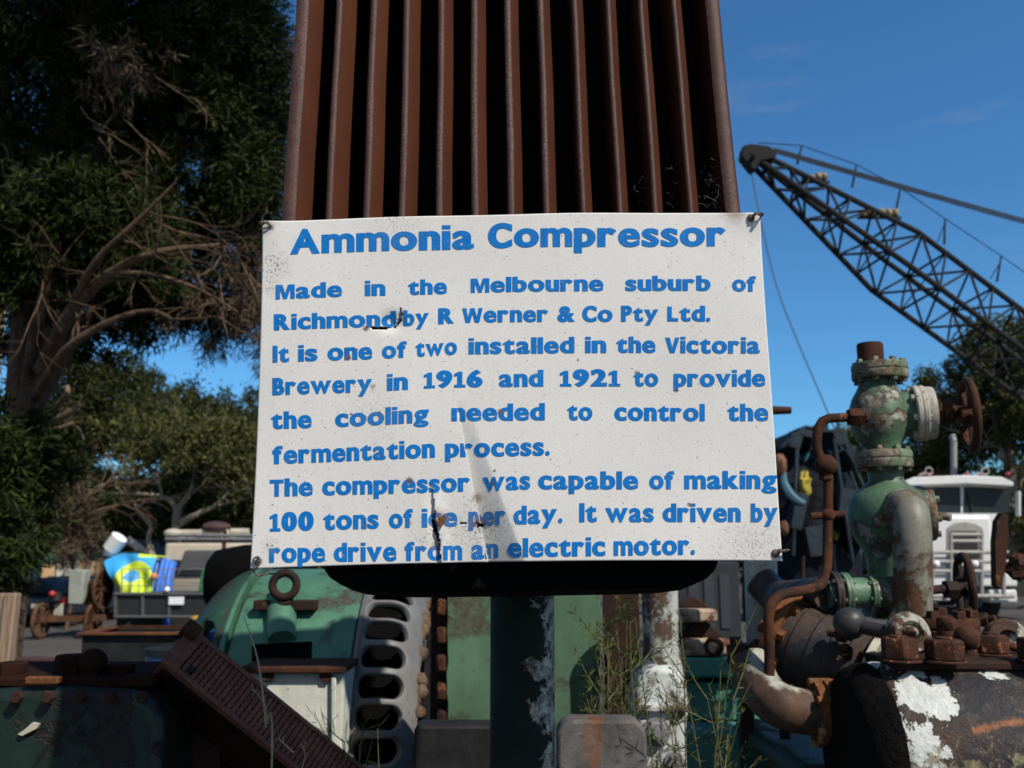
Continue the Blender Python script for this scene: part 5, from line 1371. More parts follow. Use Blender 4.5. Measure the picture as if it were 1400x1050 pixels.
def car(name, label, Y, x, col, facing_away=True):
    t = thing(name, label, 'car', G(x, Y)); o = G(x, Y)
    k = MB(); P = [(-2.1, .35), (-2.1, .8), (-1.9, .95), (-1.3, .98), (-.7, 1.42), (.9, 1.45), (1.9, 1.0), (2.1, .9), (2.15, .4)]
    k.prism([o + V(-.85, y + 2, z) for y, z in P], (1.7, 0, 0)); k.build('body', col, t, bevel=.07, seg=3)
    k = MB(); k.prism([o + V(-.70, .06, 1.0), o + V(.70, .06, 1.0), o + V(.58, .66, 1.38), o + V(-.58, .66, 1.38)], (0, .62, 0)); k.build('rear_window', M['glass'], t)
    for sx in (-.68, .68):
        k = MB(); k.box(o + V(sx, -.12, .78), (.28, .08, .2)); k.build('tail_light', M['redlens'], t, bevel=.02)
        for wy in (.55, 3.3):
            k = MB(); k.lathe(o + V(sx - .12, wy, .31), (1, 0, 0), [(0, .001), (0, .29), (.02, .31), (.2, .31), (.22, .29), (.22, .001)], 20); k.build('wheel', M['tyre'], t)
    k = MB(); k.box(o + V(0, -.125, .62), (.5, .03, .14)); k.build('number_plate', M['trim'], t)
    return t
car('parked_car', 'dark blue parked car behind the spoked iron wheels of the cart', 19.6, 64, plain('car_navy', (.012, .016, .03), .25)).scale = (.7, .7, .7)

# portable engine on a four wheeled cart
eY2 = 17.0
M['rustbrown'] = metal('cart_rust', (.05, .025, .015), (.13, .065, .035), 5, .85)
ct = thing('engine_cart', 'rusty stationary engine on a cart with four spoked iron wheels by the shed', 'engine cart', G(92, eY2))
def cp(x, y, d=0.0):
    p = W(x, y, eY2); p.y += d; return p
def spoked(c, r, axis):
    k = MB(); k.torus(c, axis, r, .035, 32, 8); k.cyl(Vector(c) - Vector(axis) * .09, Vector(c) + Vector(axis) * .09, .07, seg=14)
    t = Vector(axis).normalized().cross(V(0, 0, 1)).normalized(); q = Vector(axis).normalized().cross(t)
    for i in range(10):
        A = i * math.pi / 5; k.beam(c, Vector(c) + (t * math.cos(A) + q * math.sin(A)) * r, .03, .03)
    return k
wa = V(1, -.04, 0).normalized()
for x, r, d in ((57, .29, 0), (123, .29, .15), (96, .26, 1.0), (158, .27, 1.2)):
    c = cp(x, 840, d); c.z = r + .035; spoked(c, r, wa).build('wheel', M['rustbrown'], ct)
k = MB()
p0, p1, p2, p3 = cp(57, 832), cp(123, 830, .15), cp(158, 830, 1.2), cp(96, 830, 1.0)
for a, b in ((p0, p1), (p3, p2), (p0, p3), (p1, p2)): a = V(a.x, a.y, .36); b = V(b.x, b.y, .36); k.beam(a, b, .09, .11)
k.build('cart_frame', M['rustbrown'], ct)
k = MB(); k.box(cp(100, 812, .55) , (.55, .5, .42)); k.cyl(cp(85, 815, .5), cp(120, 812, .5), .19, seg=18); k.build('engine_block', M['rust_dark'], ct, bevel=.03)
k = MB(); k.box(cp(99, 803, .25), (.25, .25, .62), taper=1.15); k.build('water_hopper', plain('hopper_grey', (.28, .31, .28), .7, .3, 4), ct, bevel=.02)
spoked(cp(131, 806, .3), .36, wa).build('flywheel', M['rustbrown'], ct)
k = MB(); k.lathe(cp(119, 806, .45), wa, [(0, .001), (0, .27), (.16, .27), (.16, .001)], 28); k.build('pulley', M['rust'], ct)
k = MB(); k.tube([cp(127, 800, .5), cp(129, 775, .5), cp(132, 757, .5)], .07, 14); k.build('exhaust_pipe', plain('maroon_pipe', (.07, .02, .018), .7), ct)
k = MB(); a = cp(130, 757, .5); b = cp(146, 738, .45); m_ = a.lerp(b, .3); k.cyl(cp(131, 760, .5), cp(132, 752, .5), .085, seg=16); k.lathe(m_, b - m_, [(0, .001), (0, .13), (.01, .145), (.30, .155), (.305, .001)], 24)
k.build('bucket', plain('white_bucket', (.72, .72, .70), .5, .08), ct)
k = MB(); k.cyl(cp(69, 822, .2), cp(69, 810, .2), .13, .10, 16); k.build('magneto', M['black_iron'], ct)
k = MB(); k.ball(cp(69.5, 812, .05), .055, 12, 8); k.build('red_knob', M['redlens'], ct)
k = MB(); k.box(cp(70, 838, .3), (.16, .12, .3)); k.build('toolbox', plain('pale_box', (.35, .34, .28), .7), ct, bevel=.01)
k = MB(); k.box(cp(148, 846, 1.5) * 1.0, (.28, .3, .16)); o = cp(148, 846, 1.5)
tag(k.build('red_crate', plain('crate_red', (.38, .03, .03), .5), None, bevel=.01, org=V(o.x, o.y, o.z - .08)), 'small red crate on the ground between cart and trailer', 'crate'); bpy.data.objects['red_crate'].location.z = .08

# trailer with mesh sides, load under a blue and lime tarp
rY = 15.5
def rp_(x, y, d=0.0):
    p = W(x, y, rY); p.y += d; return p
tr = thing('trailer', 'dark box trailer with a mesh cage and white number plate', 'trailer', G(222, rY))
a, b = rp_(158, 814), rp_(297, 842)
k = MB(); k.box(((a.x + b.x) / 2, rY + .9, (a.z + b.z) / 2), (b.x - a.x, 1.8, a.z - b.z)); k.build('tray', plain('tray_black', (.012, .012, .013), .6), tr, bevel=.01)
k = MB(); k.cyl(rp_(157, 812, -.03), rp_(298, 812, -.03), .028, seg=10); k.cyl(rp_(157, 843, -.03), rp_(298, 843, -.03), .025, seg=10)
for x in (159, 196, 232, 296): k.beam(rp_(x, 812, -.02), rp_(x, 843, -.02), .04)
k.build('tray_rail', plain('rail_grey', (.07, .07, .07), .6), tr)
k = MB()
for x in (166, 177, 189, 201, 213, 224, 236): k.cyl(rp_(x, 778, .02), rp_(x, 812, .02), .006 if x % 2 else .012, seg=8)
for y in (778, 790, 801): k.cyl(rp_(166, y, .02), rp_(290, y, .02), .006, seg=8)
k.build('mesh_cage', M['steel'], tr)
k = MB(); p = rp_(243, 821, -.06); k.box(p, (S(20, rY), .02, S(10, rY))); k.build('number_plate', plain('plate_white', (.70, .72, .74), .5, .05), tr)
k = MB(); p = rp_(230, 806, -.05); k.ball(p, .05, 12, 8); k.build('lamp', M['lens'], tr)
for x in (178, 280):
    k = MB(); c = rp_(x, 850, .9); c.z = .3; k.lathe(c - V(.09, 0, 0), (1, 0, 0), [(0, .001), (0, .27), (.02, .3), (.16, .3), (.18, .27), (.18, .001)], 24); k.build('wheel', M['tyre'], tr)
k = MB(); p = rp_(265, 792, .3); k.prism([rp_(262, 812, .3), rp_(268, 779, .3), rp_(276, 779, .3), rp_(274, 812, .3)], (0, .1, 0)); o = tag(k.build('green_panel', plain('panel_green', (.02, .12, .055), .5), None, org=V(p.x, p.y, p.z - .2)), 'narrow dark green panel standing in the trailer', 'panel')
k = MB(); a, b = rp_(275, 796, .5), rp_(297, 812, .5); k.box(((a.x + b.x) / 2, rY + .7, (a.z + b.z) / 2), (b.x - a.x, .4, a.z - b.z)); tag(k.build('pale_box', plain('box_aqua', (.38, .55, .58), .6), None, bevel=.01, org=V((a.x + b.x) / 2, rY + .7, b.z)), 'pale aqua box at the right end of the trailer', 'box')
k = MB(); p = rp_(168, 851, -.2); k.box(V(p.x, p.y, .05), (.16, .16, .1)); tag(k.build('yellow_chock', plain('chock_yellow', (.45, .40, .03), .6), None, bevel=.02, org=V(p.x, p.y, 0)), 'yellow wheel chock under the trailer', 'wheel chock')
def tarp_mat():
    t = NT('blue_lime_tarp')
    sep = t.n.new('ShaderNodeSeparateXYZ'); t.t.links.new(t.co, sep.inputs[0])
    nz = t.math('MULTIPLY', t.math('SUBTRACT', t.noise(3, 4, .6), .5), .12)
    def rad(cx, cz, ax_, az):
        dx = t.math('DIVIDE', t.math('SUBTRACT', sep.outputs[0], cx), ax_); dz = t.math('DIVIDE', t.math('SUBTRACT', sep.outputs[2], cz), az)
        return t.math('ADD', t.math('SQRT', t.math('ADD', t.math('MULTIPLY', dx, dx), t.math('MULTIPLY', dz, dz))), nz)
    c0 = W(178, 788, 17.0) - W(182, 812, 17.0)
    r1 = rad(c0.x, c0.z, S(10, 17), S(8, 17)); r2 = rad(c0.x + .06, c0.z - .12, S(27, 17), S(29, 17))
    top = t.ramp(sep.outputs[2], [(0, 0), (1, 1)])
    c = t.mix(t.math('GREATER_THAN', r2, 1.0), (.50, .64, .03), (.035, .33, .70))
    edge = t.math('GREATER_THAN', sep.outputs[2], W(182, 762, 17).z - W(182, 812, 17).z)
    side = t.math('GREATER_THAN', sep.outputs[0], W(180, 780, 17).x - W(182, 780, 17).x)
    c = t.mix(t.math('MULTIPLY', edge, side), c, (.50, .64, .03))
    c = t.mix(t.math('LESS_THAN', r1, 1.0), c, (.035, .28, .60))
    t.bump(t.noise(5, 5, .6), .5, .03)
    return t.done(c, .5)
oY = 17.0; org = W(182, 812, oY)
k = MB(); rng = random.Random(9)
NXg, NZg = 34, 22; vs = []; fs = []
topl = base([(134, 767), (146, 760), (160, 756), (185, 757), (207, 761)])
for j in range(NZg + 1):
    t_ = j / NZg
    for i in range(NXg + 1):
        s_ = i / NXg; xt = 134 + (207 - 134) * s_; xb = 160 + (208 - 160) * s_
        x = xt + (xb - xt) * min(1, t_ * 1.25); y = topl(xt) + (815 - topl(xt)) * t_
        p = W(x, y, oY); p.y += .06 * math.sin(s_ * 17 + t_ * 3) * t_ + .05 * math.sin(s_ * 7 - t_ * 5) + .5 * (1 - t_) ** 2 * .5
        vs.append(p)
for j in range(NZg):
    for i in range(NXg): a = j * (NXg + 1) + i; fs.append((a, a + 1, a + NXg + 2, a + NXg + 1))
k.add(vs, fs)
bk = [V(v.x, v.y + 1.3, v.z - .05) for v in vs[:NXg + 1]]
k.add(vs[:NXg + 1] + bk, [(i, i + NXg + 1, i + NXg + 2, i + 1) for i in range(NXg)])
k.prism([V(W(150, 810, oY).x, oY + .4, 0), V(W(207, 810, oY).x, oY + .4, 0), V(W(207, 810, oY).x, oY + .4, org.z + .6), V(W(150, 810, oY).x, oY + .4, org.z + .6)], (0, 1.0, 0), 1)
o = k.build('tarped_load', [tarp_mat(), M['tyre']], None, angle=70, org=org)
tag(o, 'load under a bright blue tarp with a lime green ring, behind the trailer cage', 'tarpaulin')
k = MB(); vs = []; fs = []
for j in range(17):
    for i in range(15):
        s_, t_ = i / 14, j / 16; x = 207 + 25 * s_; y = 763 + 1.5 * abs(s_ - .4) * 6 + (816 - 763) * t_
        p = W(x, y, oY + .15); p.y += .05 * math.sin(s_ * 12 + t_) + .25 * (1 - t_) ** 2 + (.5 * max(0, s_ - .7)); vs.append(p)
for j in range(16):
    for i in range(14): a = j * 15 + i; fs.append((a, a + 1, a + 16, a + 15))
k.add(vs, fs); c = W(219, 800, oY + .6); k.box((c.x, c.y + .3, c.z / 2), (S(22, oY), .6, c.z))
tag(k.build('tarped_bundle', plain('royal_blue_tarp', (.022, .14, .55), .5, .3, 2, bump=.5), None, angle=70, org=V(c.x, c.y, 0)), 'upright bundle under a royal blue tarp right of the lime ring', 'tarpaulin')
k = MB(); k.ball(W(211, 788, oY - .05), .07, 10, 7); p = W(211, 788, oY - .05)
tag(k.build('orange_buoy', plain('buoy_orange', (.55, .20, .08), .6), None, org=p), 'small orange ball hung on the royal blue bundle', 'ball')

# beige van with a roof rack, dark canopied ute in front of it
vY2 = 20.0
vn = thing('van', 'beige van with a loaded roof rack behind the trailer', 'van', G(290, vY2))
a, b = W(225, 741, vY2), W(392, 741, vY2)
k = MB(); k.box(((a.x + b.x) / 2, vY2 + 1.0, (a.z + .4) / 2 + .0), (b.x - a.x, 2.0, a.z - .4)); k.build('body', plain('van_beige', (.50, .43, .35), .5, .1), vn, bevel=.08, seg=3)
k = MB()
for y in (732, 737): k.cyl(W(226, y, vY2), W(392, y, vY2), .03, seg=8)
for x in range(228, 392, 14): k.cyl(W(x, 741, vY2 + .02), W(x, 731, vY2 + .02), .02, seg=6)
for x in (232, 300, 380): k.cyl(W(x, 735, vY2), W(x, 735, vY2) + V(0, 1.8, 0), .03, seg=8)
k.build('roof_rack', M['steel'], vn)
k = MB(); k.box(W(306, 757, vY2 - .01), (.07, .02, 1.0)); k.build('pillar', M['rust'], vn)
for x in (245, 370):
    k = MB(); c = W(x, 800, vY2 + .4); c.z = .33; k.lathe(c, (0, -1, 0), [(0, .001), (0, .3), (.02, .33), (.4, .33), (.42, .3), (.42, .001)], 22); k.build('wheel', M['tyre'], vn)
k = MB()
for i, (x0, x1, y) in enumerate(((228, 272, 729), (274, 312, 728), (284, 306, 724), (312, 340, 727))):
    k.cyl(W(x0, y, vY2 + .3 + i * .3), W(x1, y, vY2 + .3 + i * .3), .08, seg=10)
k.ball(W(236, 729, vY2 + .2), (.2, .15, .1), 12, 8); tag(k.build('roof_load', plain('load_cream', (.42, .38, .31), .8, .3, 2), None, org=W(285, 731, vY2 + .8)), 'bundle of pale poles lying on the roof rack of the beige van', 'poles')
k = MB(); k.ball(W(296, 721, vY2 + .6), (.32, .2, .13), 12, 8, jit=.1); tag(k.build('roof_bag', plain('bag_maroon', (.05, .022, .022), .8), None, org=W(296, 727, vY2 + .6)), 'dark maroon bag on top of the roof rack poles', 'bag')
uY = 17.8
ut = thing('ute', 'utility truck with a dark grey canvas canopy beside the blue tarp', 'ute', G(300, uY))
k = MB(); P = [(238, 790), (252, 752), (330, 752), (372, 752), (380, 790)]
k.prism([W(x, y, uY) for x, y in P], (0, 1.6, 0)); k.build('canopy', plain('canvas_grey', (.075, .075, .085), .8, .25, 2, bump=.4), ut, bevel=.04)
k = MB(); k.prism([W(243, 787, uY - .015), W(248, 779, uY - .015), W(291, 779, uY - .015), W(291, 787, uY - .015)], (0, .01, 0)); k.box(W(314, 786, uY - .01), (.5, .02, .2)); k.build('canopy_window', M['glass'], ut)
k = MB(); a, b = W(236, 791, uY), W(382, 840, uY); k.box(((a.x + b.x) / 2, uY + .85, (a.z + .45) / 2), (b.x - a.x, 1.7, a.z - .45)); k.build('tub', plain('ute_beige', (.26, .23, .19), .6, .2), ut, bevel=.05)
for x in (252, 366):
    k = MB(); c = W(x, 800, uY + .4); c.z = .33; k.lathe(c, (0, -1, 0), [(0, .001), (0, .3), (.02, .33), (.4, .33), (.42, .3), (.42, .001)], 22); k.build('wheel', M['tyre'], ut)
k = MB(); c = W(331, 795, 4.2)
vs = []
k.lathe(V(c.x, 4.2, c.z - .0), (1, .1, 0), [(-.16, .02), (-.15, .10), (-.12, .14), (.0, .165), (.2, .175), (.3, .17), (.34, .05)], 32, jit=.01)
k.box((c.x + .08, 4.25, c.z / 2 - .03), (.3, .22, c.z)); tag(k.build('motor_hood', M['dark_void'], None, angle=50, org=V(c.x, 4.2, 0)), 'black rounded machine hood showing over the green motor', 'machine hood')

# ------------------------------------------------------------------ trees and weeds
def bark(name, a, b, sc=6):
    t = NT(name)
    n = t.noise(sc, 8, .7, co=t.mapco((1, 1, .22))); n2 = t.noise(sc * 5, 5, .7)
    c = t.mix(t.ramp(n, [(.35, 0), (.65, 1)]), a, b); c = t.mix(t.ramp(n2, [(.35, .6), (.6, 0)]), c, mul(a, .35)); t.bump(t.math('ADD', n, n2), .7, .02)
    return t.done(c, .9, spec=.2)
M['bark_brown'] = bark('bark_brown', (.050, .030, .020), (.175, .110, .070))
M['bark_warm'] = bark('bark_warm', (.15, .095, .06), (.34, .235, .155), 9)
M['bark_pale'] = bark('bark_pale', (.20, .155, .115), (.36, .30, .235), 3)
M['leaf_dark'] = leafmat('leaf_dark', (.007, .011, .004), (.018, .027, .007), (.042, .055, .013))
M['leaf_brown'] = leafmat('twig_brown', (.035, .024, .016), (.075, .052, .036), (.15, .11, .08))
M['leaf_olive'] = leafmat('leaf_olive', (.016, .020, .007), (.034, .040, .013), (.072, .074, .024))
M['leaf_light'] = leafmat('leaf_light', (.028, .034, .011), (.058, .064, .020), (.11, .11, .04))
M['leaf_weed'] = leafmat('leaf_weed', (.018, .030, .008), (.045, .066, .014), (.12, .13, .035))
def leaf_mesh(name, blobs, mat, parent, L, Wd, seed, droop=.3, org=None):
    """blobs: (centre, (rx, ry, rz), clumps, leaves per clump, clump size); small four sided leaves, each its own face"""
    r = np.random.default_rng(seed); Ps = []; Ds = []
    for c, rad_, nc, nl, cs in blobs:
        d = r.normal(size=(nc, 3)); d /= np.linalg.norm(d, axis=1)[:, None]
        cc = np.array(c) + d * np.array(rad_) * (r.random((nc, 1)) ** .42)
        sd = d * .7 + r.normal(size=(nc, 3)) * .7; sd[:, 2] -= droop * .6; sd /= np.linalg.norm(sd, axis=1)[:, None]   # each clump is a spray along its own twig
        sz = cs * r.uniform(.5, 1.4, (nc, 1))
        u = r.uniform(-.6, 1.9, (nc * nl, 1)); S_ = np.repeat(sd, nl, 0); Z_ = np.repeat(sz, nl, 0)
        p = np.repeat(cc, nl, 0) + S_ * u * Z_ + r.normal(size=(nc * nl, 3)) * Z_ * (.52 - .16 * u)
        Ps.append(p); Ds.append(S_)
    P = np.concatenate(Ps); n = len(P)
    d = np.concatenate(Ds) * .75 + r.normal(size=(n, 3)) * .75; d[:, 2] -= droop; d /= np.linalg.norm(d, axis=1)[:, None]
    e = r.normal(size=(n, 3)); e -= d * (e * d).sum(1)[:, None]; e /= np.linalg.norm(e, axis=1)[:, None]
    l = L * r.uniform(.6, 1.35, (n, 1)); w = Wd * r.uniform(.6, 1.3, (n, 1))
    vs = np.stack([P, P + d * l * .5 + e * w, P + d * l, P + d * l * .5 - e * w], 1).reshape(-1, 3)
    base_ = Vector((0, 0, 0)); q = parent
    while q is not None: base_ += q.location; q = q.parent
    vs = vs - np.array(base_)
    me = bpy.data.meshes.new(name); me.vertices.add(4 * n); me.vertices.foreach_set('co', vs.ravel())
    me.loops.add(4 * n); me.loops.foreach_set('vertex_index', np.arange(4 * n, dtype=np.int32))
    me.polygons.add(n); me.polygons.foreach_set('loop_start', np.arange(0, 4 * n, 4, dtype=np.int32)); me.polygons.foreach_set('loop_total', np.full(n, 4, dtype=np.int32))
    me.update(calc_edges=True); me.materials.append(mat)
    o = bpy.data.objects.new(name, me); COL.objects.link(o); o.parent = parent
    return o
def limb(mb, pts, r0, r1, seg=10, n=6):
    c = curve_pts(pts, n); m_ = len(c)
    mb.tube(c, [r0 + (r1 - r0) * (i / (m_ - 1)) ** .8 for i in range(m_)], seg)
def twigs(mb, a, d, L, r, depth, rng, spread=.7):
    p = [a]; dd = d.normalized()
    for i in range(4):
        dd = (dd + V(rng.gauss(0, .16), rng.gauss(0, .16), rng.gauss(0, .12))).normalized(); p.append(p[-1] + dd * L / 4)
    mb.tube(p, [r, r * .85, r * .7, r * .55, r * .4], 6 if depth < 2 else 4)
    if depth < 3:
        for i in range(3 if depth else 4):
            q = p[rng.choice((1, 2, 3, 4))]; nd = (dd + V(rng.gauss(0, spread), rng.gauss(0, spread), rng.gauss(0, spread * .8))).normalized()
            twigs(mb, q, nd, L * .62, r * .5, depth + 1, rng, spread)

# the big dark tree on the left
BY = 8.0
big = thing('big_tree', 'big dark needle-leaved tree with leaning brown trunk in front of the tan building', 'tree', G(30, BY))
k = MB(); rng = random.Random(21)
def bw(x, y, d=0.0): return W(x, y, BY + d)
limb(k, [G(14, BY), bw(18, 760), bw(30, 620), bw(46, 540), bw(62, 470), bw(72, 420)], .16, .12, 16)
limb(k, [bw(22, 600), bw(26, 520), bw(30, 430), bw(20, 330), bw(10, 200), bw(0, 40), bw(-10, -160)], .12, .05, 12)
limb(k, [bw(66, 470), bw(100, 415), bw(150, 375), bw(210, 342), bw(290, 325, .3)], .14, .035, 12)
limb(k, [bw(40, 565), bw(80, 500), bw(130, 420), bw(190, 375), bw(250, 370, -.3)], .085, .02, 10)
limb(k, [bw(72, 425), bw(90, 330), bw(130, 220), bw(190, 100), bw(240, -40)], .13, .04, 12)
limb(k, [bw(72, 425), bw(60, 320), bw(70, 200), bw(90, 60), bw(100, -120)], .12, .05, 12)
for P_, r0_, r1_ in (([(58, 505, -.6), (95, 430, -1.0), (150, 375, -1.2), (215, 345, -1.3), (300, 335, -1.2)], .075, .015), ([(48, 545, -.5), (90, 480, -1.1), (150, 440, -1.3), (205, 425, -1.4), (240, 440, -1.4)], .05, .010), ([(95, 430, -1.0), (130, 360, -1.3), (190, 300, -1.5), (240, 250, -1.6)], .045, .010), ([(150, 375, -1.2), (205, 375, -1.4), (270, 395, -1.4), (330, 430, -1.3)], .03, .007), ([(40, 520, -.4), (52, 440, -.9), (66, 370, -1.1), (60, 300, -1.2)], .07, .03)):
    P_ = [bw(*q) for q in P_]; limb(k, P_, r0_, r1_, 9)
    for _ in range(3): q = rng.randrange(2, len(P_)); twigs(k, P_[q].lerp(P_[q - 1], rng.random()), V(rng.uniform(-.2, 1), rng.uniform(-.5, .2), rng.uniform(-.5, .6)), .55, .011, 1, rng, .5)
limb(k, [bw(110, 280), bw(200, 220), bw(300, 190), bw(370, 170, .3)], .06, .015, 8)
limb(k, [bw(180, 290, -.6), bw(186, 300, -.6), bw(199, 325, -.6)], .022, .012, 7)
i0 = len(k.f)
for a, b, r in ((bw(64, 590, -.5), bw(110, 552, -.6), .036), (bw(60, 598, -.5), bw(100, 578, -.6), .024), (bw(85, 560, -.5), bw(92, 528, -.5), .03), (bw(58, 622, -.4), bw(104, 617, -.5), .018), (bw(88, 575, -.5), bw(114, 600, -.5), .016)): k.tube(curve_pts([bw(45, 590), a.lerp(b, .4) + V(0, 0, .02), b], 5), [r * (1.1 - .05 * i) for i in range(11)], 8)
for i in range(26):
    a = bw(rng.uniform(210, 345), rng.uniform(330, 380), rng.uniform(-.4, .6)); twigs(k, a, V(rng.uniform(-.3, .6), 0, -.75), .42, .008, 1, rng, .5)
for i in range(5):
    a = bw(rng.uniform(90, 230), rng.uniform(60, 200), -1.0); twigs(k, a, V(.7, 0, -.5), .4, .006, 1, rng, .4)
for i in range(9):
    a = bw(rng.uniform(345, 380), rng.uniform(40, 150), rng.uniform(0, .8)); twigs(k, a, V(.5, 0, -.2), .4, .008, 1, rng, .6)
k.m = [0] * i0 + [1] * (len(k.f) - i0)
limb(k, [bw(72, 420), bw(90, 150), bw(200, 100) + V(.3, -1.2, 1.4), bw(200, 100) + V(1.9, -2.4, 3.1)], .1, .03)  # limb out to the added shading clumps overhead
k.build('trunk', [M['bark_brown'], M['bark_warm']], big, angle=70)
def bl(x, y, rx, ry, rz, nc, nl, cs, d=0.0): return (bw(x, y, d), (S(rx, BY), rz, S(ry, BY)), nc, nl, cs)
leaf_mesh('crown', [
    bl(60, 60, 190, 190, 1.1, 520, 95, .15), bl(230, 90, 150, 150, 1.0, 420, 95, .15, .3), bl(335, 150, 65, 160, .7, 240, 90, .13, .2), bl(300, 20, 100, 110, .8, 200, 90, .14, .4),
    bl(60, 270, 170, 120, 1.0, 380, 90, .14, .4), bl(230, 280, 150, 80, .8, 260, 80, .13, .3), bl(345, 260, 50, 75, .5, 110, 80, .12),
    ((bw(200, 100) + V(1.9, -2.4, 3.1)), (1.9, 1.2, .7), 260, 80, .2), ((bw(60, 300) + V(1.9, -2.4, 3.2)), (1.3, 1.0, .6), 130, 80, .2),  # two clumps added above the view to shade the crown
    bl(20, 420, 90, 100, .7, 110, 80, .13, .9), bl(260, 390, 110, 55, .7, 70, 60, .12, .2), bl(170, 430, 90, 45, .6, 40, 50, .12, .5),
    bl(75, 300, 95, 60, .35, 170, 85, .11, -1.0), bl(40, 365, 70, 45, .3, 90, 75, .10, -.9), bl(150, 330, 90, 60, .3, 120, 80, .11, -.8), bl(200, 400, 110, 60, .5, 120, 70, .12, .2), bl(110, 455, 50, 40, .4, 40, 60, .11, .4),
    bl(0, 620, 70, 60, .6, 110, 90, .12, -.5), bl(-20, 720, 60, 90, .5, 130, 90, .10, -.7), bl(50, 620, 45, 40, .5, 50, 80, .10, -.4), bl(-120, 300, 160, 300, 1.2, 160, 80, .18),
    bl(100, -180, 330, 150, 1.6, 300, 80, .2, -.3)], M['leaf_dark'], big, .095, .0085, 5, .25)
leaf_mesh('dry_twig_foliage', [bl(365, 90, 26, 75, .4, 40, 60, .10, .5), bl(300, 420, 70, 55, .5, 80, 70, .10, .2), bl(345, 370, 34, 80, .4, 70, 70, .09, .1), bl(370, 470, 20, 40, .3, 14, 60, .08, .3), bl(160, 90, 70, 35, .3, 22, 40, .09, -1.1)], M['leaf_brown'], big, .11, .005, 6, .6)

def tree(name, label, base_pt, trunk, limbs, blobs, leaf, barkm, L, Wd, seed, group=None, tw=0):
    t = thing(name, label, 'tree', base_pt, group); rng = random.Random(seed); k = MB()
    limb(k, [base_pt] + trunk[0], trunk[1], trunk[2], 12)
    for pts, r0, r1 in limbs: limb(k, pts, r0, r1, 8)
    for i in range(tw):
        pts, r0, r1 = rng.choice(limbs); q = Vector(pts[-1]).lerp(pts[-2], rng.random()); twigs(k, q, V(rng.gauss(0, .6), rng.gauss(0, .5), rng.uniform(.2, 1)), 1.4, .03, 1, rng, .5)
    k.build('trunk', barkm, t, angle=70)
    leaf_mesh('crown', blobs, leaf, t, L, Wd, seed)
    return t
def wb_(x, y, rx, ry, rz, nc, nl, cs, Y): return (W(x, y, Y), (S(rx, Y), rz, S(ry, Y)), nc, int(nl * 1.7), cs * .9)
GR = 'trees beyond the yard'
Y1 = 27.0
tree('gum_tree', 'bare-limbed pale gum tree rising behind the beige van', G(240, Y1), ([W(240, 790, Y1), W(241, 720, Y1), W(244, 690, Y1)], .16, .12),
     [([W(244, 700, Y1), W(232, 684, Y1), W(205, 676, Y1), W(148, 674, Y1)], .12, .03), ([W(244, 695, Y1), W(262, 668, Y1), W(266, 640, Y1), W(258, 630, Y1)], .10, .04), ([W(246, 715, Y1), W(275, 700, Y1), W(295, 690, Y1), W(330, 655, Y1)], .13, .03), ([W(256, 678, Y1), W(280, 660, Y1), W(300, 640, Y1)], .06, .02), ([W(285, 696, Y1), W(310, 688, Y1), W(345, 680, Y1)], .06, .02), ([W(222, 680, Y1), W(214, 640, Y1), W(210, 620, Y1)], .05, .02),
      ([W(207, 762, Y1), W(203, 735, Y1), W(206, 720, Y1), W(190, 700, Y1), W(184, 690, Y1)], .10, .03), ([W(230, 772, Y1), W(212, 764, Y1), W(206, 745, Y1)], .11, .06)],
     [wb_(290, 612, 55, 38, 2.0, 90, 60, .42, Y1), wb_(215, 600, 45, 35, 2.0, 40, 60, .42, Y1), wb_(320, 640, 40, 30, 2, 30, 50, .4, Y1)], M['leaf_light'], M['bark_pale'], .17, .030, 31, GR, 14)
Y2 = 31.0
tree('bushy_tree', 'dense olive tree in the gap between sign and big tree', G(305, Y2), ([W(306, 740, Y2), W(305, 640, Y2)], .3, .15), [([W(305, 660, Y2), W(280, 610, Y2), W(260, 570, Y2)], .12, .03), ([W(305, 650, Y2), W(330, 600, Y2), W(340, 560, Y2)], .12, .03)],
     [wb_(312, 600, 66, 55, 3.0, 170, 70, .45, Y2), wb_(330, 665, 60, 60, 2.5, 130, 70, .5, Y2), wb_(245, 575, 46, 40, 2.5, 70, 70, .45, Y2), wb_(270, 690, 70, 40, 2.5, 110, 60, .5, Y2)], M['leaf_olive'], M['bark_brown'], .17, .032, 33, GR)
Y3 = 36.0
tree('bushy_tree', 'dark rounded tree behind the house roofs and the pale gum', G(150, Y3), ([W(150, 740, Y3), W(152, 680, Y3)], .3, .15), [([W(152, 690, Y3), W(130, 640, Y3)], .1, .03), ([W(152, 690, Y3), W(190, 650, Y3)], .1, .03)],
     [wb_(110, 690, 60, 55, 3.0, 140, 70, .5, Y3), wb_(185, 715, 60, 35, 3.0, 110, 70, .5, Y3), wb_(150, 590, 60, 30, 2.5, 80, 60, .5, Y3), wb_(100, 545, 60, 70, 2.5, 150, 60, .5, Y3), wb_(215, 570, 50, 55, 3, 110, 60, .5, Y3), wb_(150, 520, 50, 40, 3, 80, 60, .5, Y3), wb_(215, 690, 40, 50, 3, 70, 60, .5, Y3), wb_(60, 640, 60, 90, 3, 120, 60, .5, Y3)], M['leaf_olive'], M['bark_brown'], .19, .036, 34, GR)
Y7 = 19.0
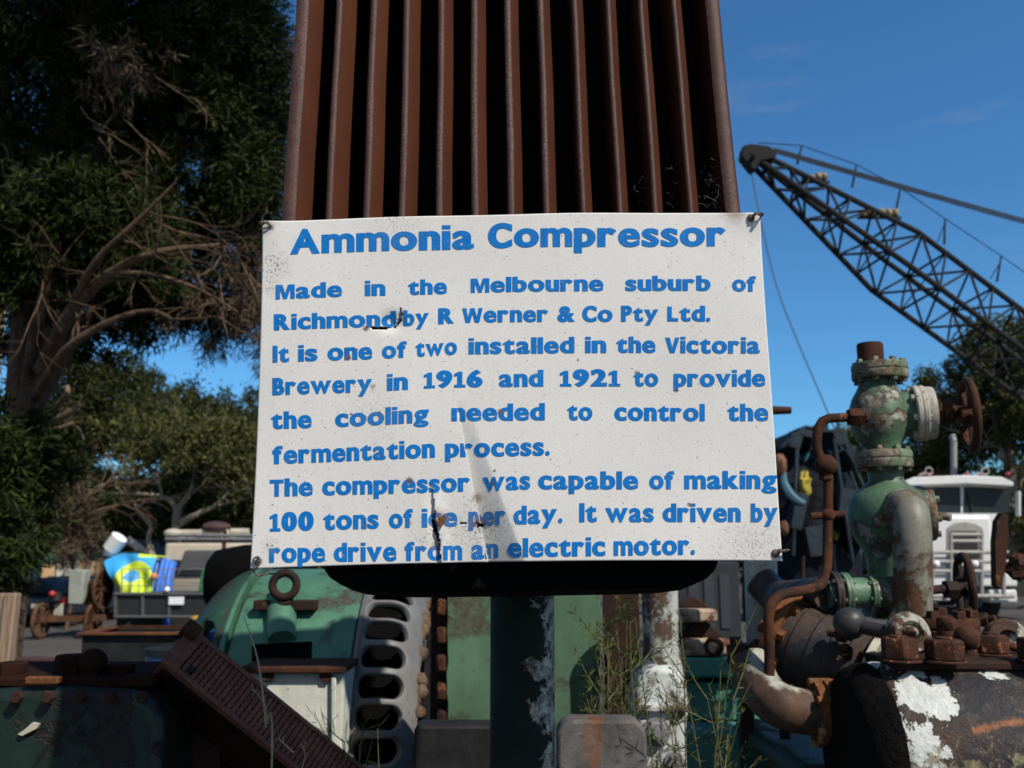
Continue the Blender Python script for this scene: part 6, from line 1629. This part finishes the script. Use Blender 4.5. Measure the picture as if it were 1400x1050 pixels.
tree('dry_shrub', 'sparse brown leafless shrub behind the engine cart', G(100, Y7), ([W(100, 800, Y7), W(98, 760, Y7)], .05, .03), [([W(98, 765, Y7), W(80, 720, Y7), W(75, 690, Y7)], .03, .01), ([W(98, 765, Y7), W(110, 720, Y7), W(125, 690, Y7)], .03, .01), ([W(98, 770, Y7), W(96, 720, Y7), W(98, 680, Y7)], .03, .01)],
     [wb_(98, 730, 34, 36, .7, 60, 40, .16, Y7), wb_(85, 690, 40, 28, .7, 36, 40, .16, Y7)], M['leaf_brown'], M['bark_brown'], .16, .010, 35, None, 10)
# right hand trees
Y4 = 38.0
tree('eucalyptus', 'round olive eucalyptus crown between the valve and the handwheel', G(1290, Y4), ([W(1288, 700, Y4), W(1290, 600, Y4), W(1295, 560, Y4)], .28, .16), [([W(1290, 600, Y4), W(1270, 560, Y4), W(1260, 540, Y4)], .12, .03), ([W(1295, 580, Y4), W(1320, 540, Y4)], .1, .03)],
     [wb_(1285, 545, 36, 34, 3, 60, 70, .42, Y4), wb_(1318, 585, 40, 40, 3, 60, 70, .42, Y4), wb_(1275, 628, 55, 20, 3, 50, 60, .42, Y4), wb_(1262, 585, 22, 30, 3, 20, 60, .4, Y4)], M['leaf_light'], M['bark_pale'], .23, .036, 41, GR)
Y5 = 34.0
tree('eucalyptus', 'tall eucalyptus with pale limbs behind the crane boom and truck', G(1385, Y5), ([W(1386, 720, Y5), W(1382, 620, Y5), W(1390, 520, Y5)], .30, .14), [([W(1384, 660, Y5), W(1362, 590, Y5), W(1352, 520, Y5)], .14, .04), ([W(1388, 600, Y5), W(1410, 520, Y5)], .12, .04), ([W(1386, 720, Y5), W(1396, 660, Y5), W(1398, 610, Y5)], .1, .04), ([W(1383, 640, Y5), W(1370, 615, Y5), W(1340, 600, Y5)], .06, .02)],
     [wb_(1365, 480, 46, 44, 2.6, 80, 70, .4, Y5), wb_(1415, 500, 45, 70, 2.6, 85, 70, .4, Y5), wb_(1362, 560, 48, 40, 2.6, 55, 70, .4, Y5), wb_(1345, 530, 30, 40, 2, 28, 70, .36, Y5), wb_(1412, 620, 36, 70, 2.6, 46, 70, .4, Y5), wb_(1394, 720, 36, 55, 2.5, 60, 70, .4, Y5)], M['leaf_light'], M['bark_pale'], .21, .034, 42, GR, 8)
Y6 = 44.0
tree('eucalyptus', 'small distant gum crown between the tarp-covered machine and green valve body', G(1160, Y6), ([W(1160, 720, Y6), W(1162, 640, Y6)], .25, .12), [([W(1162, 650, Y6), W(1175, 615, Y6)], .1, .03)],
     [wb_(1160, 620, 26, 30, 2.5, 80, 60, .5, Y6), wb_(1175, 660, 50, 50, 3, 130, 60, .5, Y6), wb_(1240, 650, 60, 28, 3, 100, 60, .5, Y6)], M['leaf_light'], M['bark_brown'], .24, .04, 43, GR)
k = MB(); a, b = W(-120, 700, 46), W(420, 700, 46)
leaf_mesh('far_trees', [(W(x, 735, 50), (4.5, 3, 2.6), 60, 40, .9) for x in list(range(-150, 420, 70)) + list(range(1080, 1700, 70))], M['leaf_olive'], None, .6, .14, 51)
tag(bpy.data.objects['far_trees'], 'low dark belt of trees along the horizon', 'trees', kind='stuff')

# tan building behind the big tree, at the left edge
qY = 14.0
bd_ = thing('brick_building', 'sunlit tan rendered building glimpsed behind the trunk at the left edge', 'building', V(W(-60, 700, qY).x, qY + 2, 0))
a, b = W(-260, 360, qY), W(16, 360, qY); zt = W(0, 340, qY).z
k = MB(); k.prism([V(a.x, qY, 0), V(b.x, qY, 0), V(b.x * (qY + 3) / qY - .3, qY + 3, 0), V(a.x, qY + 3, 0)], (0, 0, zt)); k.build('wall', plain('tan_render', (.46, .33, .19), .85, .2, 2), bd_)
k = MB(); k.prism([V(a.x - .2, qY - .3, zt), V(b.x + .2, qY - .3, zt), V(b.x - .9, qY + 2, zt + 1.2), V(a.x + .4, qY + 2, zt + 1.2)], (0, .08, 0)); k.build('roof', M['greyroof'], bd_)

# weeds among the machinery
def weed(name, label, pts, Y, seed, n_st, h, spread, nl, leafL, lw=.0016):
    rng = random.Random(seed); b_ = W(pts[0], 1000, Y); b_.z = 0
    t = thing(name, label, 'weed', V(b_.x, Y, 0), 'weeds among the machinery'); ks = MB(); Ps = []; kl = MB()
    for i in range(n_st):
        x = pts[0] + rng.gauss(0, spread); top = rng.uniform(pts[1], pts[2]); a = V(b_.x + rng.uniform(-.05, .05), Y + rng.uniform(-.05, .06), 0)
        e = W(x, top, Y + rng.uniform(-.12, .12)); m_ = a.lerp(e, .6) + V(rng.gauss(0, .03), rng.gauss(0, .03), 0)
        c = curve_pts([a, m_, e], 9); ks.tube(c, [.0032 * (1 - i_ / (len(c)) * .75) for i_ in range(len(c))], 5)
        tips = [(c[j], (c[min(j + 1, len(c) - 1)] - c[j - 1]).normalized()) for j in range(len(c) // 2, len(c))]
        for q, dd in list(tips):
            if rng.random() < .55:
                nd = (dd + V(rng.gauss(0, .7), rng.gauss(0, .7), rng.gauss(0, .25))).normalized(); L_ = rng.uniform(.04, .11)
                ks.tube([q, q + nd * L_ * .5, q + nd * L_ + V(0, 0, .01)], [.0014, .001, .0006], 4)
                tips += [(q + nd * L_ * f, nd) for f in (.25, .5, .75, 1)]
        for q, dd in tips:
            for _ in range(nl):
                nd = (dd * .7 + V(rng.gauss(0, .55), rng.gauss(0, .55), rng.gauss(0, .45))).normalized(); s_ = nd.cross(V(rng.gauss(0, 1), rng.gauss(0, 1), rng.gauss(0, 1))).normalized()
                l = leafL * rng.uniform(.6, 1.3); kl.add([q, q + nd * l * .5 + s_ * lw, q + nd * l, q + nd * l * .5 - s_ * lw], [(0, 1, 2, 3)])
    ks.build('stem', plain('weed_stem', (.09, .085, .03), .8), t)
    me = bpy.data.meshes.new('foliage'); me.from_pydata([p - t.location for p in kl.v], [], kl.f); me.materials.append(M['leaf_weed']); o = bpy.data.objects.new('foliage', me); COL.objects.link(o); o.parent = t
weed('weed', 'tall feathery green weed between the plate and the white column', (848, 815, 980), 1.95, 1, 17, 1, 17, 5, .020, .0011)
weed('weed', 'spreading green weed in front of the white valve casting', (915, 890, 1030), 1.85, 2, 9, 1, 36, 4, .020, .0011)
weed('weed', 'thin green weed below the teal machine bed', (975, 915, 1050), 1.75, 3, 6, 1, 24, 4, .018, .0011)
weed('weed', 'few grassy sprigs beside the cream terminal box', (470, 985, 1060), 1.9, 4, 6, 1, 34, 2, .04, .001)
